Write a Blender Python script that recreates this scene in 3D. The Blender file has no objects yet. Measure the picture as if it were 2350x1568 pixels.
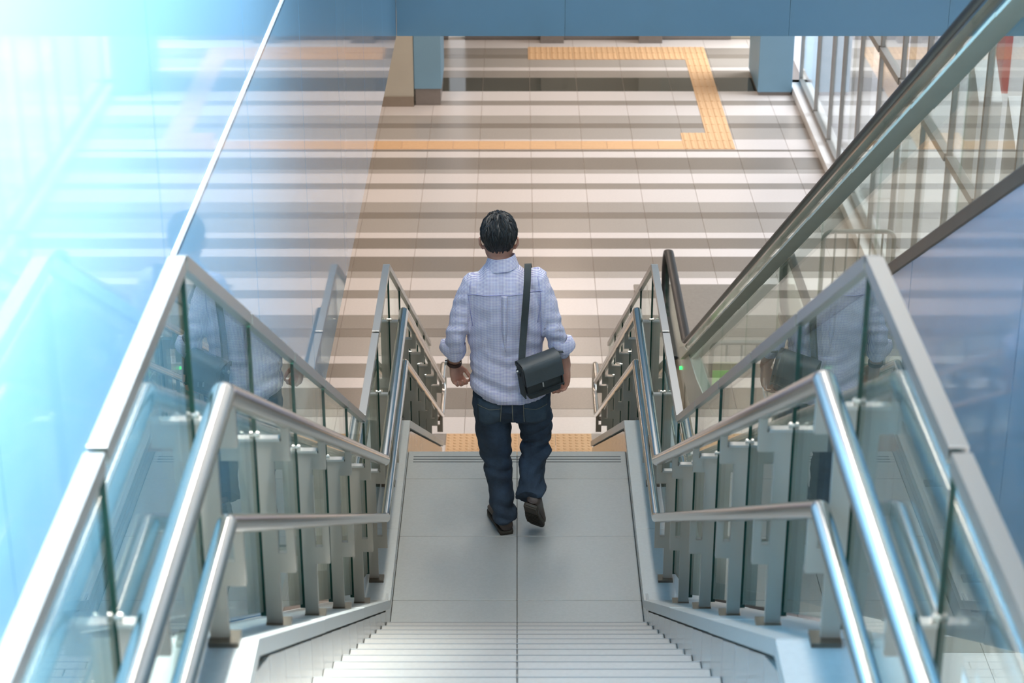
import bpy, bmesh, math, random
from mathutils import Vector, Matrix
random.seed(7)
scene = bpy.context.scene
COL = scene.collection

# ------------------------------------------------------------------ camera
CAM_H = 7.448
PITCH = 24.16
cam_d = bpy.data.cameras.new('camera')
cam = bpy.data.objects.new('camera', cam_d)
COL.objects.link(cam)
cam.location = (0, 0, CAM_H)
cam.rotation_euler = (math.radians(90 - PITCH), 0, 0)
cam_d.sensor_width = 36.0
cam_d.lens = 70.0
cam_d.shift_x = -0.00498
cam_d.clip_start = 0.05
cam_d.clip_end = 200
cam_d.dof.use_dof = True
cam_d.dof.focus_distance = 9.7
cam_d.dof.aperture_fstop = 5.6
scene.camera = cam

# ------------------------------------------------------------------ world: bright overcast sky
world = bpy.data.worlds.new('world')
scene.world = world
world.use_nodes = True
wn = world.node_tree
for n in list(wn.nodes): wn.nodes.remove(n)
w_out = wn.nodes.new('ShaderNodeOutputWorld')
w_bg = wn.nodes.new('ShaderNodeBackground')
w_tc = wn.nodes.new('ShaderNodeTexCoord')
w_sep = wn.nodes.new('ShaderNodeSeparateXYZ')
w_rmp = wn.nodes.new('ShaderNodeValToRGB')
wn.links.new(w_tc.outputs['Generated'], w_sep.inputs[0])
wn.links.new(w_sep.outputs['Z'], w_rmp.inputs[0])
w_rmp.color_ramp.elements[0].position = 0.0
w_rmp.color_ramp.elements[0].color = (0.95, 0.95, 0.95, 1)
w_rmp.color_ramp.elements[1].position = 0.9
w_rmp.color_ramp.elements[1].color = (0.92, 0.95, 0.98, 1)
wn.links.new(w_rmp.outputs[0], w_bg.inputs[0])
w_bg.inputs[1].default_value = 1.25
wn.links.new(w_bg.outputs[0], w_out.inputs[0])

# ------------------------------------------------------------------ lamps
def area_light(name, loc, rot, sx, sy, power, color, spread=180):
    l = bpy.data.lights.new(name, 'AREA')
    l.shape = 'RECTANGLE'; l.size = sx; l.size_y = sy
    l.energy = power; l.color = color; l.spread = math.radians(spread)
    o = bpy.data.objects.new(name, l); COL.objects.link(o)
    o.location = loc; o.rotation_euler = rot
    return o
# warm ceiling lamps of the lower hall, under the slab
for i, (x, y) in enumerate([(-2.6, 16), (0.3, 16), (-2.6, 19.5), (0.3, 19.5), (-1.6, 22.6), (0.8, 23.0), (0.5, 25.6)]):
    area_light('hall_ceiling_lamp', (x, y, 3.72), (0, 0, 0), 0.6, 0.6, 26, (1.0, 0.78, 0.64))
# long ceiling lamps high above the stairwell
for i, (x, y) in enumerate([(0.2, 4.0), (0.2, 8.0), (0.2, 12.0)]):
    area_light('stairwell_ceiling_lamp', (x, y, 10.4), (0, 0, 0), 0.5, 2.4, 135, (1.0, 0.92, 0.83))
# unseen strip light added to whiten the left wall like lens flare
area_light('wall_flare_light', (-0.28, 3.6, 8.3), (0, math.radians(27), 0), 0.10, 6.4, 620, (0.93, 1.0, 1.0), 60)
# soft bright daylight from the open right side of the hall
sun = bpy.data.lights.new('daylight', 'SUN'); sun.energy = 5.4; sun.angle = math.radians(50); sun.color = (0.97, 0.98, 1.0)
suno = bpy.data.objects.new('daylight', sun); COL.objects.link(suno)
suno.rotation_euler = (-Vector((1.0, 0.18, 1.20))).to_track_quat('-Z', 'Y').to_euler()

# ------------------------------------------------------------------ colour management
scene.view_settings.view_transform = 'Standard'
scene.view_settings.look = 'None'
scene.view_settings.gamma = 1.0
scene.view_settings.exposure = 0.0
scene.view_settings.use_curve_mapping = False
scene.cycles.max_bounces = 9
scene.cycles.transparent_max_bounces = 20
scene.cycles.glossy_bounces = 5
scene.cycles.caustics_reflective = False
scene.cycles.caustics_refractive = False

# ------------------------------------------------------------------ helpers
def srgb(r, g, b):
    f = lambda c: (c / 255 / 12.92) if c / 255 <= 0.04045 else ((c / 255 + 0.055) / 1.055) ** 2.4
    return (f(r), f(g), f(b), 1)

def mat(name, col, rough=0.5, metal=0.0, noise=0.0, nscale=8.0, coat=0.0, coat_rough=0.05, spec=0.5,
        bump=0.0, bscale=60.0, emit=None, estr=0.0, aniso=0.0, rand=0.0, stretch=None):
    m = bpy.data.materials.new(name); m.use_nodes = True
    nt = m.node_tree; b = nt.nodes['Principled BSDF']
    b.inputs['Base Color'].default_value = col
    b.inputs['Roughness'].default_value = rough
    b.inputs['Metallic'].default_value = metal
    b.inputs['Coat Weight'].default_value = coat
    b.inputs['Coat Roughness'].default_value = coat_rough
    b.inputs['Specular IOR Level'].default_value = spec
    b.inputs['Anisotropic'].default_value = aniso
    if emit:
        b.inputs['Emission Color'].default_value = emit
        b.inputs['Emission Strength'].default_value = estr
    tc = nt.nodes.new('ShaderNodeTexCoord')
    vec = tc.outputs['Object']
    if stretch:
        mp = nt.nodes.new('ShaderNodeMapping'); mp.inputs['Scale'].default_value = stretch
        nt.links.new(vec, mp.inputs[0]); vec = mp.outputs[0]
    src = None
    if noise > 0:
        nz = nt.nodes.new('ShaderNodeTexNoise'); nz.inputs['Scale'].default_value = nscale
        nz.inputs['Detail'].default_value = 6; nz.inputs['Roughness'].default_value = 0.6
        nt.links.new(vec, nz.inputs['Vector'])
        mr = nt.nodes.new('ShaderNodeMapRange')
        mr.inputs[1].default_value = 0.3; mr.inputs[2].default_value = 0.7
        mr.inputs[3].default_value = 1 - noise; mr.inputs[4].default_value = 1 + noise
        nt.links.new(nz.outputs[0], mr.inputs[0]); src = mr.outputs[0]
    if rand > 0:
        oi = nt.nodes.new('ShaderNodeObjectInfo')
        mr2 = nt.nodes.new('ShaderNodeMapRange')
        mr2.inputs[3].default_value = 1 - rand; mr2.inputs[4].default_value = 1 + rand
        nt.links.new(oi.outputs['Random'], mr2.inputs[0])
        if src is None: src = mr2.outputs[0]
        else:
            mu = nt.nodes.new('ShaderNodeMath'); mu.operation = 'MULTIPLY'
            nt.links.new(src, mu.inputs[0]); nt.links.new(mr2.outputs[0], mu.inputs[1]); src = mu.outputs[0]
    if src is not None:
        vm = nt.nodes.new('ShaderNodeVectorMath'); vm.operation = 'SCALE'
        vm.inputs[0].default_value = col[:3]
        nt.links.new(src, vm.inputs['Scale'])
        nt.links.new(vm.outputs[0], b.inputs['Base Color'])
    if bump > 0:
        n2 = nt.nodes.new('ShaderNodeTexNoise'); n2.inputs['Scale'].default_value = bscale; n2.inputs['Detail'].default_value = 4
        nt.links.new(vec, n2.inputs['Vector'])
        bp = nt.nodes.new('ShaderNodeBump'); bp.inputs['Strength'].default_value = bump; bp.inputs['Distance'].default_value = 0.01
        nt.links.new(n2.outputs[0], bp.inputs['Height'])
        nt.links.new(bp.outputs[0], b.inputs['Normal'])
    return m

def glass_mat(name, tint, rmin=0.05, rough=0.0, graze=0.9):
    """clear pane: see-through body with mirror reflection that grows towards grazing view"""
    m = bpy.data.materials.new(name); m.use_nodes = True
    nt = m.node_tree
    for n in list(nt.nodes): nt.nodes.remove(n)
    out = nt.nodes.new('ShaderNodeOutputMaterial')
    tr = nt.nodes.new('ShaderNodeBsdfTransparent'); tr.inputs[0].default_value = tint
    gl = nt.nodes.new('ShaderNodeBsdfGlossy'); gl.inputs['Roughness'].default_value = rough
    gl.inputs['Color'].default_value = (0.95, 1, 0.98, 1)
    lw = nt.nodes.new('ShaderNodeLayerWeight'); lw.inputs[0].default_value = 0.5
    pw = nt.nodes.new('ShaderNodeMath'); pw.operation = 'POWER'; pw.inputs[1].default_value = 5.0
    ml = nt.nodes.new('ShaderNodeMath'); ml.operation = 'MULTIPLY_ADD'
    ml.inputs[1].default_value = graze; ml.inputs[2].default_value = rmin
    mx = nt.nodes.new('ShaderNodeMixShader')
    nt.links.new(lw.outputs['Facing'], pw.inputs[0]); nt.links.new(pw.outputs[0], ml.inputs[0])
    nt.links.new(ml.outputs[0], mx.inputs[0]); nt.links.new(tr.outputs[0], mx.inputs[1]); nt.links.new(gl.outputs[0], mx.inputs[2])
    nt.links.new(mx.outputs[0], out.inputs[0])
    return m

class MB:
    """collects simple shapes into one mesh"""
    def __init__(s): s.v = []; s.f = []; s.m = []
    def add(s, vs, fs, mi=0):
        o = len(s.v); s.v += [tuple(p) for p in vs]
        for f in fs: s.f.append(tuple(i + o for i in f)); s.m.append(mi)
        return s
    def box(s, x0, x1, y0, y1, z0, z1, mi=0):
        x0, x1 = min(x0, x1), max(x0, x1); y0, y1 = min(y0, y1), max(y0, y1); z0, z1 = min(z0, z1), max(z0, z1)
        vs = [(x0, y0, z0), (x1, y0, z0), (x1, y1, z0), (x0, y1, z0), (x0, y0, z1), (x1, y0, z1), (x1, y1, z1), (x0, y1, z1)]
        return s.add(vs, [(0, 3, 2, 1), (4, 5, 6, 7), (0, 1, 5, 4), (1, 2, 6, 5), (2, 3, 7, 6), (3, 0, 4, 7)], mi)
    def prism(s, poly, x0, x1, mi=0, mi_edge=None):
        """polygon in (y, z), extruded along x"""
        x0, x1 = min(x0, x1), max(x0, x1)
        a = sum(poly[i][0] * poly[(i + 1) % len(poly)][1] - poly[(i + 1) % len(poly)][0] * poly[i][1] for i in range(len(poly)))
        if a < 0: poly = poly[::-1]
        n = len(poly)
        vs = [(x0, y, z) for y, z in poly] + [(x1, y, z) for y, z in poly]
        s.add(vs, [tuple(range(n))[::-1], tuple(range(n, 2 * n))], mi)
        s.add(vs, [(i, (i + 1) % n, n + (i + 1) % n, n + i) for i in range(n)], mi if mi_edge is None else mi_edge)
        return s
    def prism_y(s, poly, y0, y1, mi=0):
        """polygon in (x, z), extruded along y"""
        y0, y1 = min(y0, y1), max(y0, y1)
        a = sum(poly[i][0] * poly[(i + 1) % len(poly)][1] - poly[(i + 1) % len(poly)][0] * poly[i][1] for i in range(len(poly)))
        if a < 0: poly = poly[::-1]
        n = len(poly)
        vs = [(x, y0, z) for x, z in poly] + [(x, y1, z) for x, z in poly]
        return s.add(vs, [tuple(range(n)), tuple(range(n, 2 * n))[::-1]] + [(i, n + i, n + (i + 1) % n, (i + 1) % n) for i in range(n)], mi)
    def sweep(s, path, prof, mi=0, up=Vector((1, 0, 0)), closed=False, caps=True):
        """prof: list of (a, b) in the frame (up x tangent, up); mitred sweep"""
        P = [Vector(p) for p in path]; n = len(P); k = len(prof); rings = []
        for i in range(n):
            if closed: t0 = (P[i] - P[i - 1]).normalized(); t1 = (P[(i + 1) % n] - P[i]).normalized()
            else:
                t0 = (P[i] - P[i - 1]).normalized() if i > 0 else (P[1] - P[0]).normalized()
                t1 = (P[i + 1] - P[i]).normalized() if i < n - 1 else t0
            t = (t0 + t1).normalized(); c = max(0.3, t.dot(t1))
            u = up - t * up.dot(t); u.normalize(); w = t.cross(u).normalized()
            rings.append([P[i] + w * (a / c) + u * b for a, b in prof])
        vs = [p for r in rings for p in r]; fs = []
        for i in range(n if closed else n - 1):
            j = (i + 1) % n
            for q in range(k):
                fs.append((i * k + q, i * k + (q + 1) % k, j * k + (q + 1) % k, j * k + q))
        if caps and not closed:
            fs.append(tuple(range(k))[::-1]); fs.append(tuple((n - 1) * k + q for q in range(k)))
        return s.add(vs, fs, mi)
    def tube(s, path, r, seg=16, mi=0, up=Vector((1, 0, 0)), closed=False):
        return s.sweep(path, [(r * math.cos(2 * math.pi * q / seg), r * math.sin(2 * math.pi * q / seg)) for q in range(seg)], mi, up, closed)
    def cyl(s, c, axis, r, h, seg=16, mi=0):
        c = Vector(c); a = Vector(axis).normalized()
        up = Vector((1, 0, 0)) if abs(a.x) < 0.9 else Vector((0, 1, 0))
        return s.tube([c - a * h / 2, c + a * h / 2], r, seg, mi, up)
    def rings(s, rg, mi=0, caps=True):
        n = len(rg); k = len(rg[0]); vs = [p for r in rg for p in r]; fs = []
        for i in range(n - 1):
            for q in range(k): fs.append((i * k + q, i * k + (q + 1) % k, (i + 1) * k + (q + 1) % k, (i + 1) * k + q))
        if caps: fs.append(tuple(range(k))[::-1]); fs.append(tuple((n - 1) * k + q for q in range(k)))
        return s.add(vs, fs, mi)
    def mesh(s, name, mats):
        me = bpy.data.meshes.new(name); me.from_pydata(s.v, [], s.f)
        for m in (mats if isinstance(mats, (list, tuple)) else [mats]): me.materials.append(m)
        for p, mi in zip(me.polygons, s.m): p.material_index = mi
        me.update(); return me
    def build(s, name, mats, parent=None, smooth=None, bevel=0.0, loc=None, bseg=2):
        o = bpy.data.objects.new(name, s.mesh(name, mats)); COL.objects.link(o)
        if smooth is not None:
            bm = bmesh.new(); bm.from_mesh(o.data)
            bmesh.ops.remove_doubles(bm, verts=bm.verts, dist=1e-6)
            bmesh.ops.recalc_face_normals(bm, faces=bm.faces)
            for f in bm.faces: f.smooth = True
            for e in bm.edges:
                if len(e.link_faces) == 2 and e.calc_face_angle(0) > math.radians(smooth): e.smooth = False
            bm.to_mesh(o.data); bm.free()
        if bevel > 0:
            b = o.modifiers.new('bevel', 'BEVEL'); b.width = bevel; b.segments = bseg; b.limit_method = 'ANGLE'
        if loc: o.location = loc
        if parent: o.parent = parent
        return o

def tag(o, label=None, cat=None, group=None, kind=None):
    if label: o['label'] = label
    if cat: o['category'] = cat
    if group: o['group'] = group
    if kind: o['kind'] = kind
    return o
def empty(name, loc=(0, 0, 0)):
    o = bpy.data.objects.new(name, None); COL.objects.link(o); o.location = loc; o.empty_display_size = 0.2
    return o
def inst(name, me, loc, parent, rot=None):
    o = bpy.data.objects.new(name, me); COL.objects.link(o); o.location = loc
    if rot: o.rotation_euler = rot
    o.parent = parent
    return o
def fillet(pts, r, seg=6):
    """round the inner corners of a polyline"""
    P = [Vector(p) for p in pts]; out = [P[0]]
    for i in range(1, len(P) - 1):
        a, b, c = P[i - 1], P[i], P[i + 1]
        d0 = (a - b).normalized(); d1 = (c - b).normalized()
        ang = d0.angle(d1); t = min(r / math.tan(ang / 2), (a - b).length * 0.45, (c - b).length * 0.45)
        p0 = b + d0 * t; p1 = b + d1 * t
        for k in range(seg + 1):
            u = k / seg
            out.append(p0 * (1 - u) ** 2 + b * 2 * u * (1 - u) + p1 * u ** 2)
    out.append(P[-1]); return out
def interp(pts, y):
    if y <= pts[0][0]: return pts[0][1]
    for (a, za), (b, zb) in zip(pts, pts[1:]):
        if y <= b: return za + (zb - za) * (y - a) / (b - a)
    return pts[-1][1]

# ------------------------------------------------------------------ materials
M = {}
M['tile_white'] = mat('tile_white', srgb(226, 220, 216), 0.28, noise=0.03, nscale=40, rand=0.015, spec=0.45)
M['tile_light'] = mat('tile_light', srgb(176, 170, 163), 0.26, noise=0.05, nscale=60, rand=0.02, spec=0.45)
M['tile_mid'] = mat('tile_mid', srgb(158, 151, 143), 0.26, noise=0.05, nscale=60, rand=0.02, spec=0.45)
M['tile_dark'] = mat('tile_dark', srgb(140, 132, 123), 0.26, noise=0.06, nscale=60, rand=0.025, spec=0.45)
M['tile_black'] = mat('tile_black', srgb(62, 66, 62), 0.07, noise=0.06, nscale=30, rand=0.05, spec=0.6)
M['grout'] = mat('grout', srgb(192, 184, 176), 0.8, noise=0.05)
M['tactile'] = mat('tactile', srgb(226, 186, 142), 0.5, noise=0.04, nscale=30, rand=0.03)
M['landing_tile'] = mat('landing_tile', srgb(168, 170, 166), 0.36, noise=0.045, nscale=70, rand=0.012, spec=0.4)
M['stair_tile'] = mat('stair_tile', srgb(168, 165, 159), 0.34, noise=0.045, nscale=70, rand=0.012, spec=0.4)
M['kerb_tile'] = mat('kerb_tile', srgb(178, 180, 178), 0.16, noise=0.03, nscale=50, rand=0.02)
M['coping'] = mat('coping', srgb(182, 185, 182), 0.32, noise=0.04, nscale=60, rand=0.01)
M['joint'] = mat('joint', srgb(92, 95, 95), 0.85)
M['groove'] = mat('groove', srgb(88, 93, 94), 0.7)
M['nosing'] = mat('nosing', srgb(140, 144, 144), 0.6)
M['core'] = mat('core', srgb(120, 122, 120), 0.8, noise=0.1)
M['steel'] = mat('steel', srgb(208, 206, 202), 0.16, 1.0, bump=0.012, bscale=20, stretch=(1, 0.05, 1))
M['steel_cap'] = mat('steel_cap', srgb(196, 194, 190), 0.3, 1.0, bump=0.01, bscale=30)
M['steel_plate'] = mat('steel_plate', srgb(178, 170, 158), 0.45, 0.5, noise=0.05, nscale=6, stretch=(1, 1, 0.2))
M['ledge'] = mat('ledge', srgb(206, 208, 190), 0.45, 0.0, noise=0.04, nscale=6)
M['steel_dark'] = mat('steel_dark', srgb(120, 112, 102), 0.38, 1.0, noise=0.06, nscale=8)
M['glass'] = glass_mat('rail_glass', (0.90, 0.965, 0.95, 1), 0.045)
M['glass_edge'] = mat('glass_edge', srgb(16, 62, 50), 0.15, spec=0.6)
M['window_glass'] = glass_mat('window_glass', (0.95, 0.965, 0.985, 1), 0.06)
M['esc_glass'] = glass_mat('escalator_glass', (0.92, 0.955, 0.935, 1), 0.05, graze=0.5)
M['blue_wall'] = mat('blue_wall', srgb(112, 160, 196), 0.34, noise=0.02, nscale=3, coat=1.0, coat_rough=0.03, rand=0.015)
M['blue_beam'] = mat('blue_beam', srgb(108, 148, 172), 0.5, noise=0.02, nscale=3, rand=0.01)
M['blue_pillar'] = mat('blue_pillar', srgb(128, 170, 196), 0.45, noise=0.02, nscale=3)
M['blue_clad'] = mat('blue_clad', srgb(132, 154, 172), 0.3, noise=0.03, nscale=2, coat=1.0, coat_rough=0.04, bump=0.02, bscale=1.5)
M['trim_pale'] = mat('trim_pale', srgb(196, 216, 232), 0.4)
M['seal'] = mat('seal', srgb(214, 226, 232), 0.5)
M['beige'] = mat('beige', srgb(196, 192, 178), 0.6, noise=0.03, nscale=4)
M['skirting'] = mat('skirting', srgb(150, 138, 124), 0.4, noise=0.05, nscale=20)
M['grey_base'] = mat('grey_base', srgb(136, 130, 126), 0.4, noise=0.05, nscale=20)
M['white_paint'] = mat('white_paint', srgb(226, 226, 224), 0.6, noise=0.02)
M['mullion'] = mat('mullion', srgb(168, 166, 162), 0.45, 0.6, noise=0.03)
M['barrier'] = mat('barrier', srgb(150, 154, 148), 0.35, 0.4)
M['rubber'] = mat('rubber', srgb(34, 38, 40), 0.38, noise=0.05, nscale=30, spec=0.5)
M['esc_step'] = mat('escalator_step', srgb(110, 110, 108), 0.45, 0.8, noise=0.1, nscale=20)
M['esc_plate'] = mat('escalator_plate', srgb(160, 155, 147), 0.45, 0.5, noise=0.06, nscale=30)
M['pale_panel'] = mat('pale_panel', srgb(196, 204, 194), 0.35, noise=0.03)
M['green_led'] = mat('green_led', srgb(30, 220, 80), 0.4, emit=srgb(40, 255, 90), estr=4.0)
M['green_sign'] = mat('green_sign', srgb(110, 200, 70), 0.5, emit=srgb(110, 220, 60), estr=0.25)
M['olive_board'] = mat('olive_board', srgb(188, 186, 142), 0.5)
M['pavement'] = mat('pavement', srgb(188, 186, 190), 0.8, noise=0.08, nscale=3)
M['leaf'] = mat('leaf', srgb(78, 104, 62), 0.6, noise=0.25, nscale=12, rand=0.15)
M['brown_wood'] = mat('brown_wood', srgb(170, 124, 76), 0.6, noise=0.1, nscale=8)
M['red_paint'] = mat('red_paint', srgb(222, 70, 84), 0.5)
M['white_pylon'] = mat('white_pylon', srgb(244, 246, 250), 0.5)

# ================================================================== SETTING
# ------------------------------------------------------------------ lower floor with rows of striped tiles
floor = tag(MB().box(-5.0, 3.5, 2.0, 27.0, -0.25, -0.006).build('floor', M['grout']), 'striped tile floor of the lower hall', kind='structure')
# far edge of each row and its tone, from the back of the hall towards the stairs
rows = [(26.779, 'w'), (26.361, 'm'), (26.045, 'd'), (25.866, 'l'), (25.445, 'w'), (25.284, 'm'), (24.966, 'b'), (24.37, 'w'),
        (23.966, 'm'), (23.778, 'w'), (23.36, 'l'), (23.049, 'd'), (22.872, 'l'), (22.443, 'w'), (22.06, 'd'), (21.993, 'w'),
        (21.776, 'd'), (21.368, 'l'), (21.227, 'w'), (20.896, 'm'), (20.709, 'w'), (20.287, 'l'), (19.97, 'd'), (19.792, 'l'),
        (19.377, 'w'), (19.211, 'd'), (18.92, 'w'), (18.695, 'd'), (18.306, 'l'), (18.133, 'w'), (17.818, 'm'), (17.62, 'w'),
        (17.21, 'm'), (16.894, 'd'), (16.706, 'l'), (16.289, 'w'), (16.122, 'd'), (15.829, 'w'), (15.618, 'd'), (15.203, 'l'),
        (15.051, 'w'), (14.734, 'm'), (14.534, 'w'), (14.124, 'm'), (13.81, 'd'), (13.62, 'l'), (13.20, 'w'), (13.04, 'd'), (12.74, 'w'),
        (12.53, 'd'), (12.12, 'l'), (11.97, 'w'), (11.65, 'm'), (11.45, 'w'), (11.04, 'm'), (10.72, 'd'), (10.53, 'l'), (10.1, 'w'), (9.9, 'd'), (9.6, 'w'), (9.4, 'd')]
tone = {'w': 'tile_white', 'l': 'tile_light', 'm': 'tile_mid', 'd': 'tile_dark', 'b': 'tile_black'}
x_joint = 0.162
cells = []
for i in range(len(rows) - 1):
    y1, t = rows[i]; y0 = rows[i + 1][0]
    for k in range(-9, 6):
        xa = x_joint + 0.6 * k; xb = min(xa + 0.6, 3.47)
        if xb - xa < 0.02 or xa < -5: continue
        xc = (xa + xb) / 2; yc = (y0 + y1) / 2
        left_vis = -1.75 + max(0, (17.2 - yc)) * 0.10
        seen = (left_vis - 0.5 < xc < 3.5) and yc > 14.5
        cells.append((seen, yc, xa, xb, y0, y1, t))
order = sorted(cells, key=lambda c: (not c[0], c[1]))
tile_mesh = {}
rest = MB(); tnames = list(tone)
for n, (seen, yc, xa, xb, y0, y1, t) in enumerate(order):
    g = 0.0025
    if n < 300 and seen:
        key = (round(xb - xa, 3), round(y1 - y0, 3), t)
        if key not in tile_mesh:
            tile_mesh[key] = MB().box(g, xb - xa - g, g, y1 - y0 - g, -0.02, 0).mesh('floor_tile', M[tone[t]])
        inst('floor_tile', tile_mesh[key], (xa, y0, 0), floor)
    else:
        rest.box(xa + g, xb - g, y0 + g, y1 - g, -0.02, 0, tnames.index(t))
tag(rest.build('floor_tile_field', [M[tone[t]] for t in tnames], floor), kind='stuff')

# tactile paving set on the floor
def tactile_mesh(kind):
    mb = MB().box(0.0015, 0.2985, 0.0015, 0.2985, 0.0, 0.005)
    if kind == 'bars_y':
        for q in range(4):
            c = 0.0375 + 0.075 * q
            mb.prism_y([(c - 0.018, 0.005), (c + 0.018, 0.005), (c + 0.010, 0.010), (c - 0.010, 0.010)], 0.008, 0.292)
    elif kind == 'bars_x':
        for q in range(4):
            c = 0.0375 + 0.075 * q
            mb.prism([(c - 0.018, 0.005), (c + 0.018, 0.005), (c + 0.010, 0.010), (c - 0.010, 0.010)], 0.008, 0.292)
    else:
        for a in range(6):
            for b in range(6):
                cx, cy = 0.025 + 0.05 * a, 0.025 + 0.05 * b
                r0 = [(cx + 0.016 * math.cos(2 * math.pi * q / 8), cy + 0.016 * math.sin(2 * math.pi * q / 8), 0.005) for q in range(8)]
                r1 = [(cx + 0.010 * math.cos(2 * math.pi * q / 8), cy + 0.010 * math.sin(2 * math.pi * q / 8), 0.010) for q in range(8)]
                mb.rings([r0, r1])
    return mb.mesh('tactile_tile', M['tactile'])
tm = {k: tactile_mesh(k) for k in ('bars_y', 'bars_x', 'dots')}
for k in range(4):
    for j in range(2):
        inst('tactile_tile', tm['dots'], (-0.585 + 0.3 * k, 14.13 + 0.3 * j, 0), floor)
for k in range(14):
    inst('tactile_tile', tm['bars_x'], (1.95 - 0.3 * (k + 1), 22.07, 0), floor)
for a in range(2):
    for b in range(2):
        inst('tactile_tile', tm['bars_y'], (1.945 + 0.3 * a, 22.07 + 0.3 * b, 0), floor)
for k in range(10):
    o = inst('tactile_tile', tm['bars_y'], (2.245, 22.67 + 0.313 * k, 0), floor); o.scale = (1, 1.043, 1)
for k in range(8):
    for j in range(2):
        inst('tactile_tile', tm['bars_y'], (2.545 - 0.3 * (k + 1), 25.80 + 0.3 * j, 0), floor)

# ------------------------------------------------------------------ left wall of glossy blue panels
wl = tag(MB().box(-1.0, -0.838, -0.2, 13.24, 3.80, 10.2).build('wall_left', M['seal']), 'glossy pale blue panelled wall left of the stairs', kind='structure')
ys = [13.24, 11.87, 10.36, 8.85, 7.34, 5.83, 4.32, 2.81, 1.30, -0.2]
for a, b in zip(ys, ys[1:]):
    for z0, z1 in ((3.80, 5.675), (5.705, 7.85), (7.862, 10.2)):
        MB().box(-0.838, -0.822, b + 0.003, a - 0.003, z0, z1).build('wall_panel', M['blue_wall'], wl)
for a, b in ((13.24, 8.85), (8.85, 4.32), (4.32, -0.2)):
    MB().box(-0.838, -0.818, b + 0.006, a - 0.006, 5.683, 5.697).build('trim_strip', M['trim_pale'], wl)

# ------------------------------------------------------------------ blue beam across the far side of the stairwell
beam = tag(MB().box(-0.82, 3.6, 13.25, 13.9, 3.80, 5.4).build('wall_beam', M['blue_beam']), 'blue clad beam above the lower hall', kind='structure')
xs = [-0.82, 0.325, 1.85, 2.93, 3.6]
for a, b in zip(xs, xs[1:]):
    MB().box(a + 0.001, b - 0.001, 13.23, 13.25, 3.795, 5.4).build('beam_panel', M['blue_beam'], beam)

# ------------------------------------------------------------------ ceiling of the lower hall, back walls
tag(MB().box(-5.0, 3.7, 13.9, 27.2, 3.80, 4.1).box(-5.0, -1.0, 2.0, 13.9, 3.80, 4.1).build('ceiling', M['white_paint']), 'white ceiling slab of the lower hall', kind='structure')
tag(MB().box(3.55, 3.75, -0.5, 13.9, 3.8, 10.6).build('wall_sun_block', M['white_paint']), 'unseen white upper wall added right of the escalator to block the sun', kind='structure')  # out of view, added to keep the sun off the landing
tag(MB().box(-1.0, 3.7, -0.5, 14.2, 10.6, 10.8).build('ceiling_light_block', M['white_paint']), 'unseen white ceiling added above the stairwell to limit top light', kind='structure')  # out of view, put in to cut the light from above
wb = tag(MB().box(-5.0, -0.95, 26.85, 27.1, 0, 3.8).box(-0.72, 3.7, 26.85, 27.1, 0, 3.8).box(-0.95, -0.72, 26.85, 27.1, 3.3, 3.8).build('wall_back', M['beige']), 'pale back wall of the lower hall', kind='structure')
tag(MB().box(-5.0, -0.95, 26.80, 26.85, 0, 0.14).box(-0.72, 2.95, 26.80, 26.85, 0, 0.14).build('baseboard_back', M['grey_base']), 'grey skirting along the back wall', kind='structure')
w2 = tag(MB().box(-0.95, -0.72, 26.93, 26.94, 0, 3.3).build('window_2', M['window_glass']), 'narrow bright window in the back wall', kind='structure')
for i, x in enumerate((0.33, 1.68)):
    p = MB().box(x, x + 0.30, 26.62, 26.85, 0.22, 3.8).build('wall_pilaster', M['beige'])
    MB().box(x - 0.01, x + 0.31, 26.60, 26.85, 0, 0.22).build('base', M['grey_base'], p)
    tag(p, 'pale pilaster on the back wall', kind='structure')
tag(MB().box(-5.2, -5.0, 2.0, 27.2, 0, 3.8).build('wall_side', M['beige']), 'pale side wall of the lower hall', kind='structure')
wr = tag(MB().box(-5.0, -1.28, 23.74, 23.94, 0.125, 3.8).build('wall_return', M['beige']), 'short beige return wall beside the left pillar', kind='structure')
tag(MB().box(-5.0, -1.28, 23.72, 23.94, 0, 0.125).build('baseboard_return', M['skirting']), 'brown skirting of the beige return wall', kind='structure')

def pillar(x0, x1, y0, y1, hb, label):
    r = empty('pillar', ((x0 + x1) / 2, y0, 0)); c = (x0 + x1) / 2
    MB().box(x0 - c, x1 - c, 0, y1 - y0, hb, 3.8).build('shaft', M['blue_pillar'], r, bevel=0.006)
    MB().box(x0 - c + 0.015, x1 - c - 0.015, 0.015, y1 - y0 - 0.015, 0, hb).build('base', M['grey_base'], r)
    return tag(r, label, 'pillar', 'blue pillars of the lower hall')
pillar(-1.275, -0.935, 23.78, 24.75, 0.21, 'blue pillar on a grey base beside the beige return wall')
pillar(3.03, 3.46, 24.18, 25.25, 0.045, 'blue pillar at the far end of the tall window wall')

# ------------------------------------------------------------------ tall window wall on the right
win = tag(MB().box(3.47, 3.70, 6.0, 24.55, -0.2, 0.10).build('window_1', M['white_paint'], bevel=0.006), 'tall window wall right of the escalator', kind='structure')
my = [24.45, 23.1, 22.0, 21.25, 20.2, 19.1, 18.0, 16.9, 15.8, 14.7, 13.6, 12.5, 11.4, 10.3, 9.2, 8.1, 7.0, 6.05]
for y in my:
    MB().box(3.585, 3.635, y - 0.022, y + 0.022, 0.10, 3.8).build('mullion', M['mullion'], win, bevel=0.004)
for a, b in zip(my, my[1:]):
    MB().box(3.605, 3.615, b + 0.03, a - 0.03, 0.15, 3.8).build('pane', M['window_glass'], win)
    MB().box(3.58, 3.64, b + 0.03, a - 0.03, 0.10, 0.15).build('bottom_rail', M['mullion'], win)
    if a < 20.5: MB().box(3.57, 3.65, b + 0.03, a - 0.03, 2.0, 2.07).build('transom', M['mullion'], win)
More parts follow.
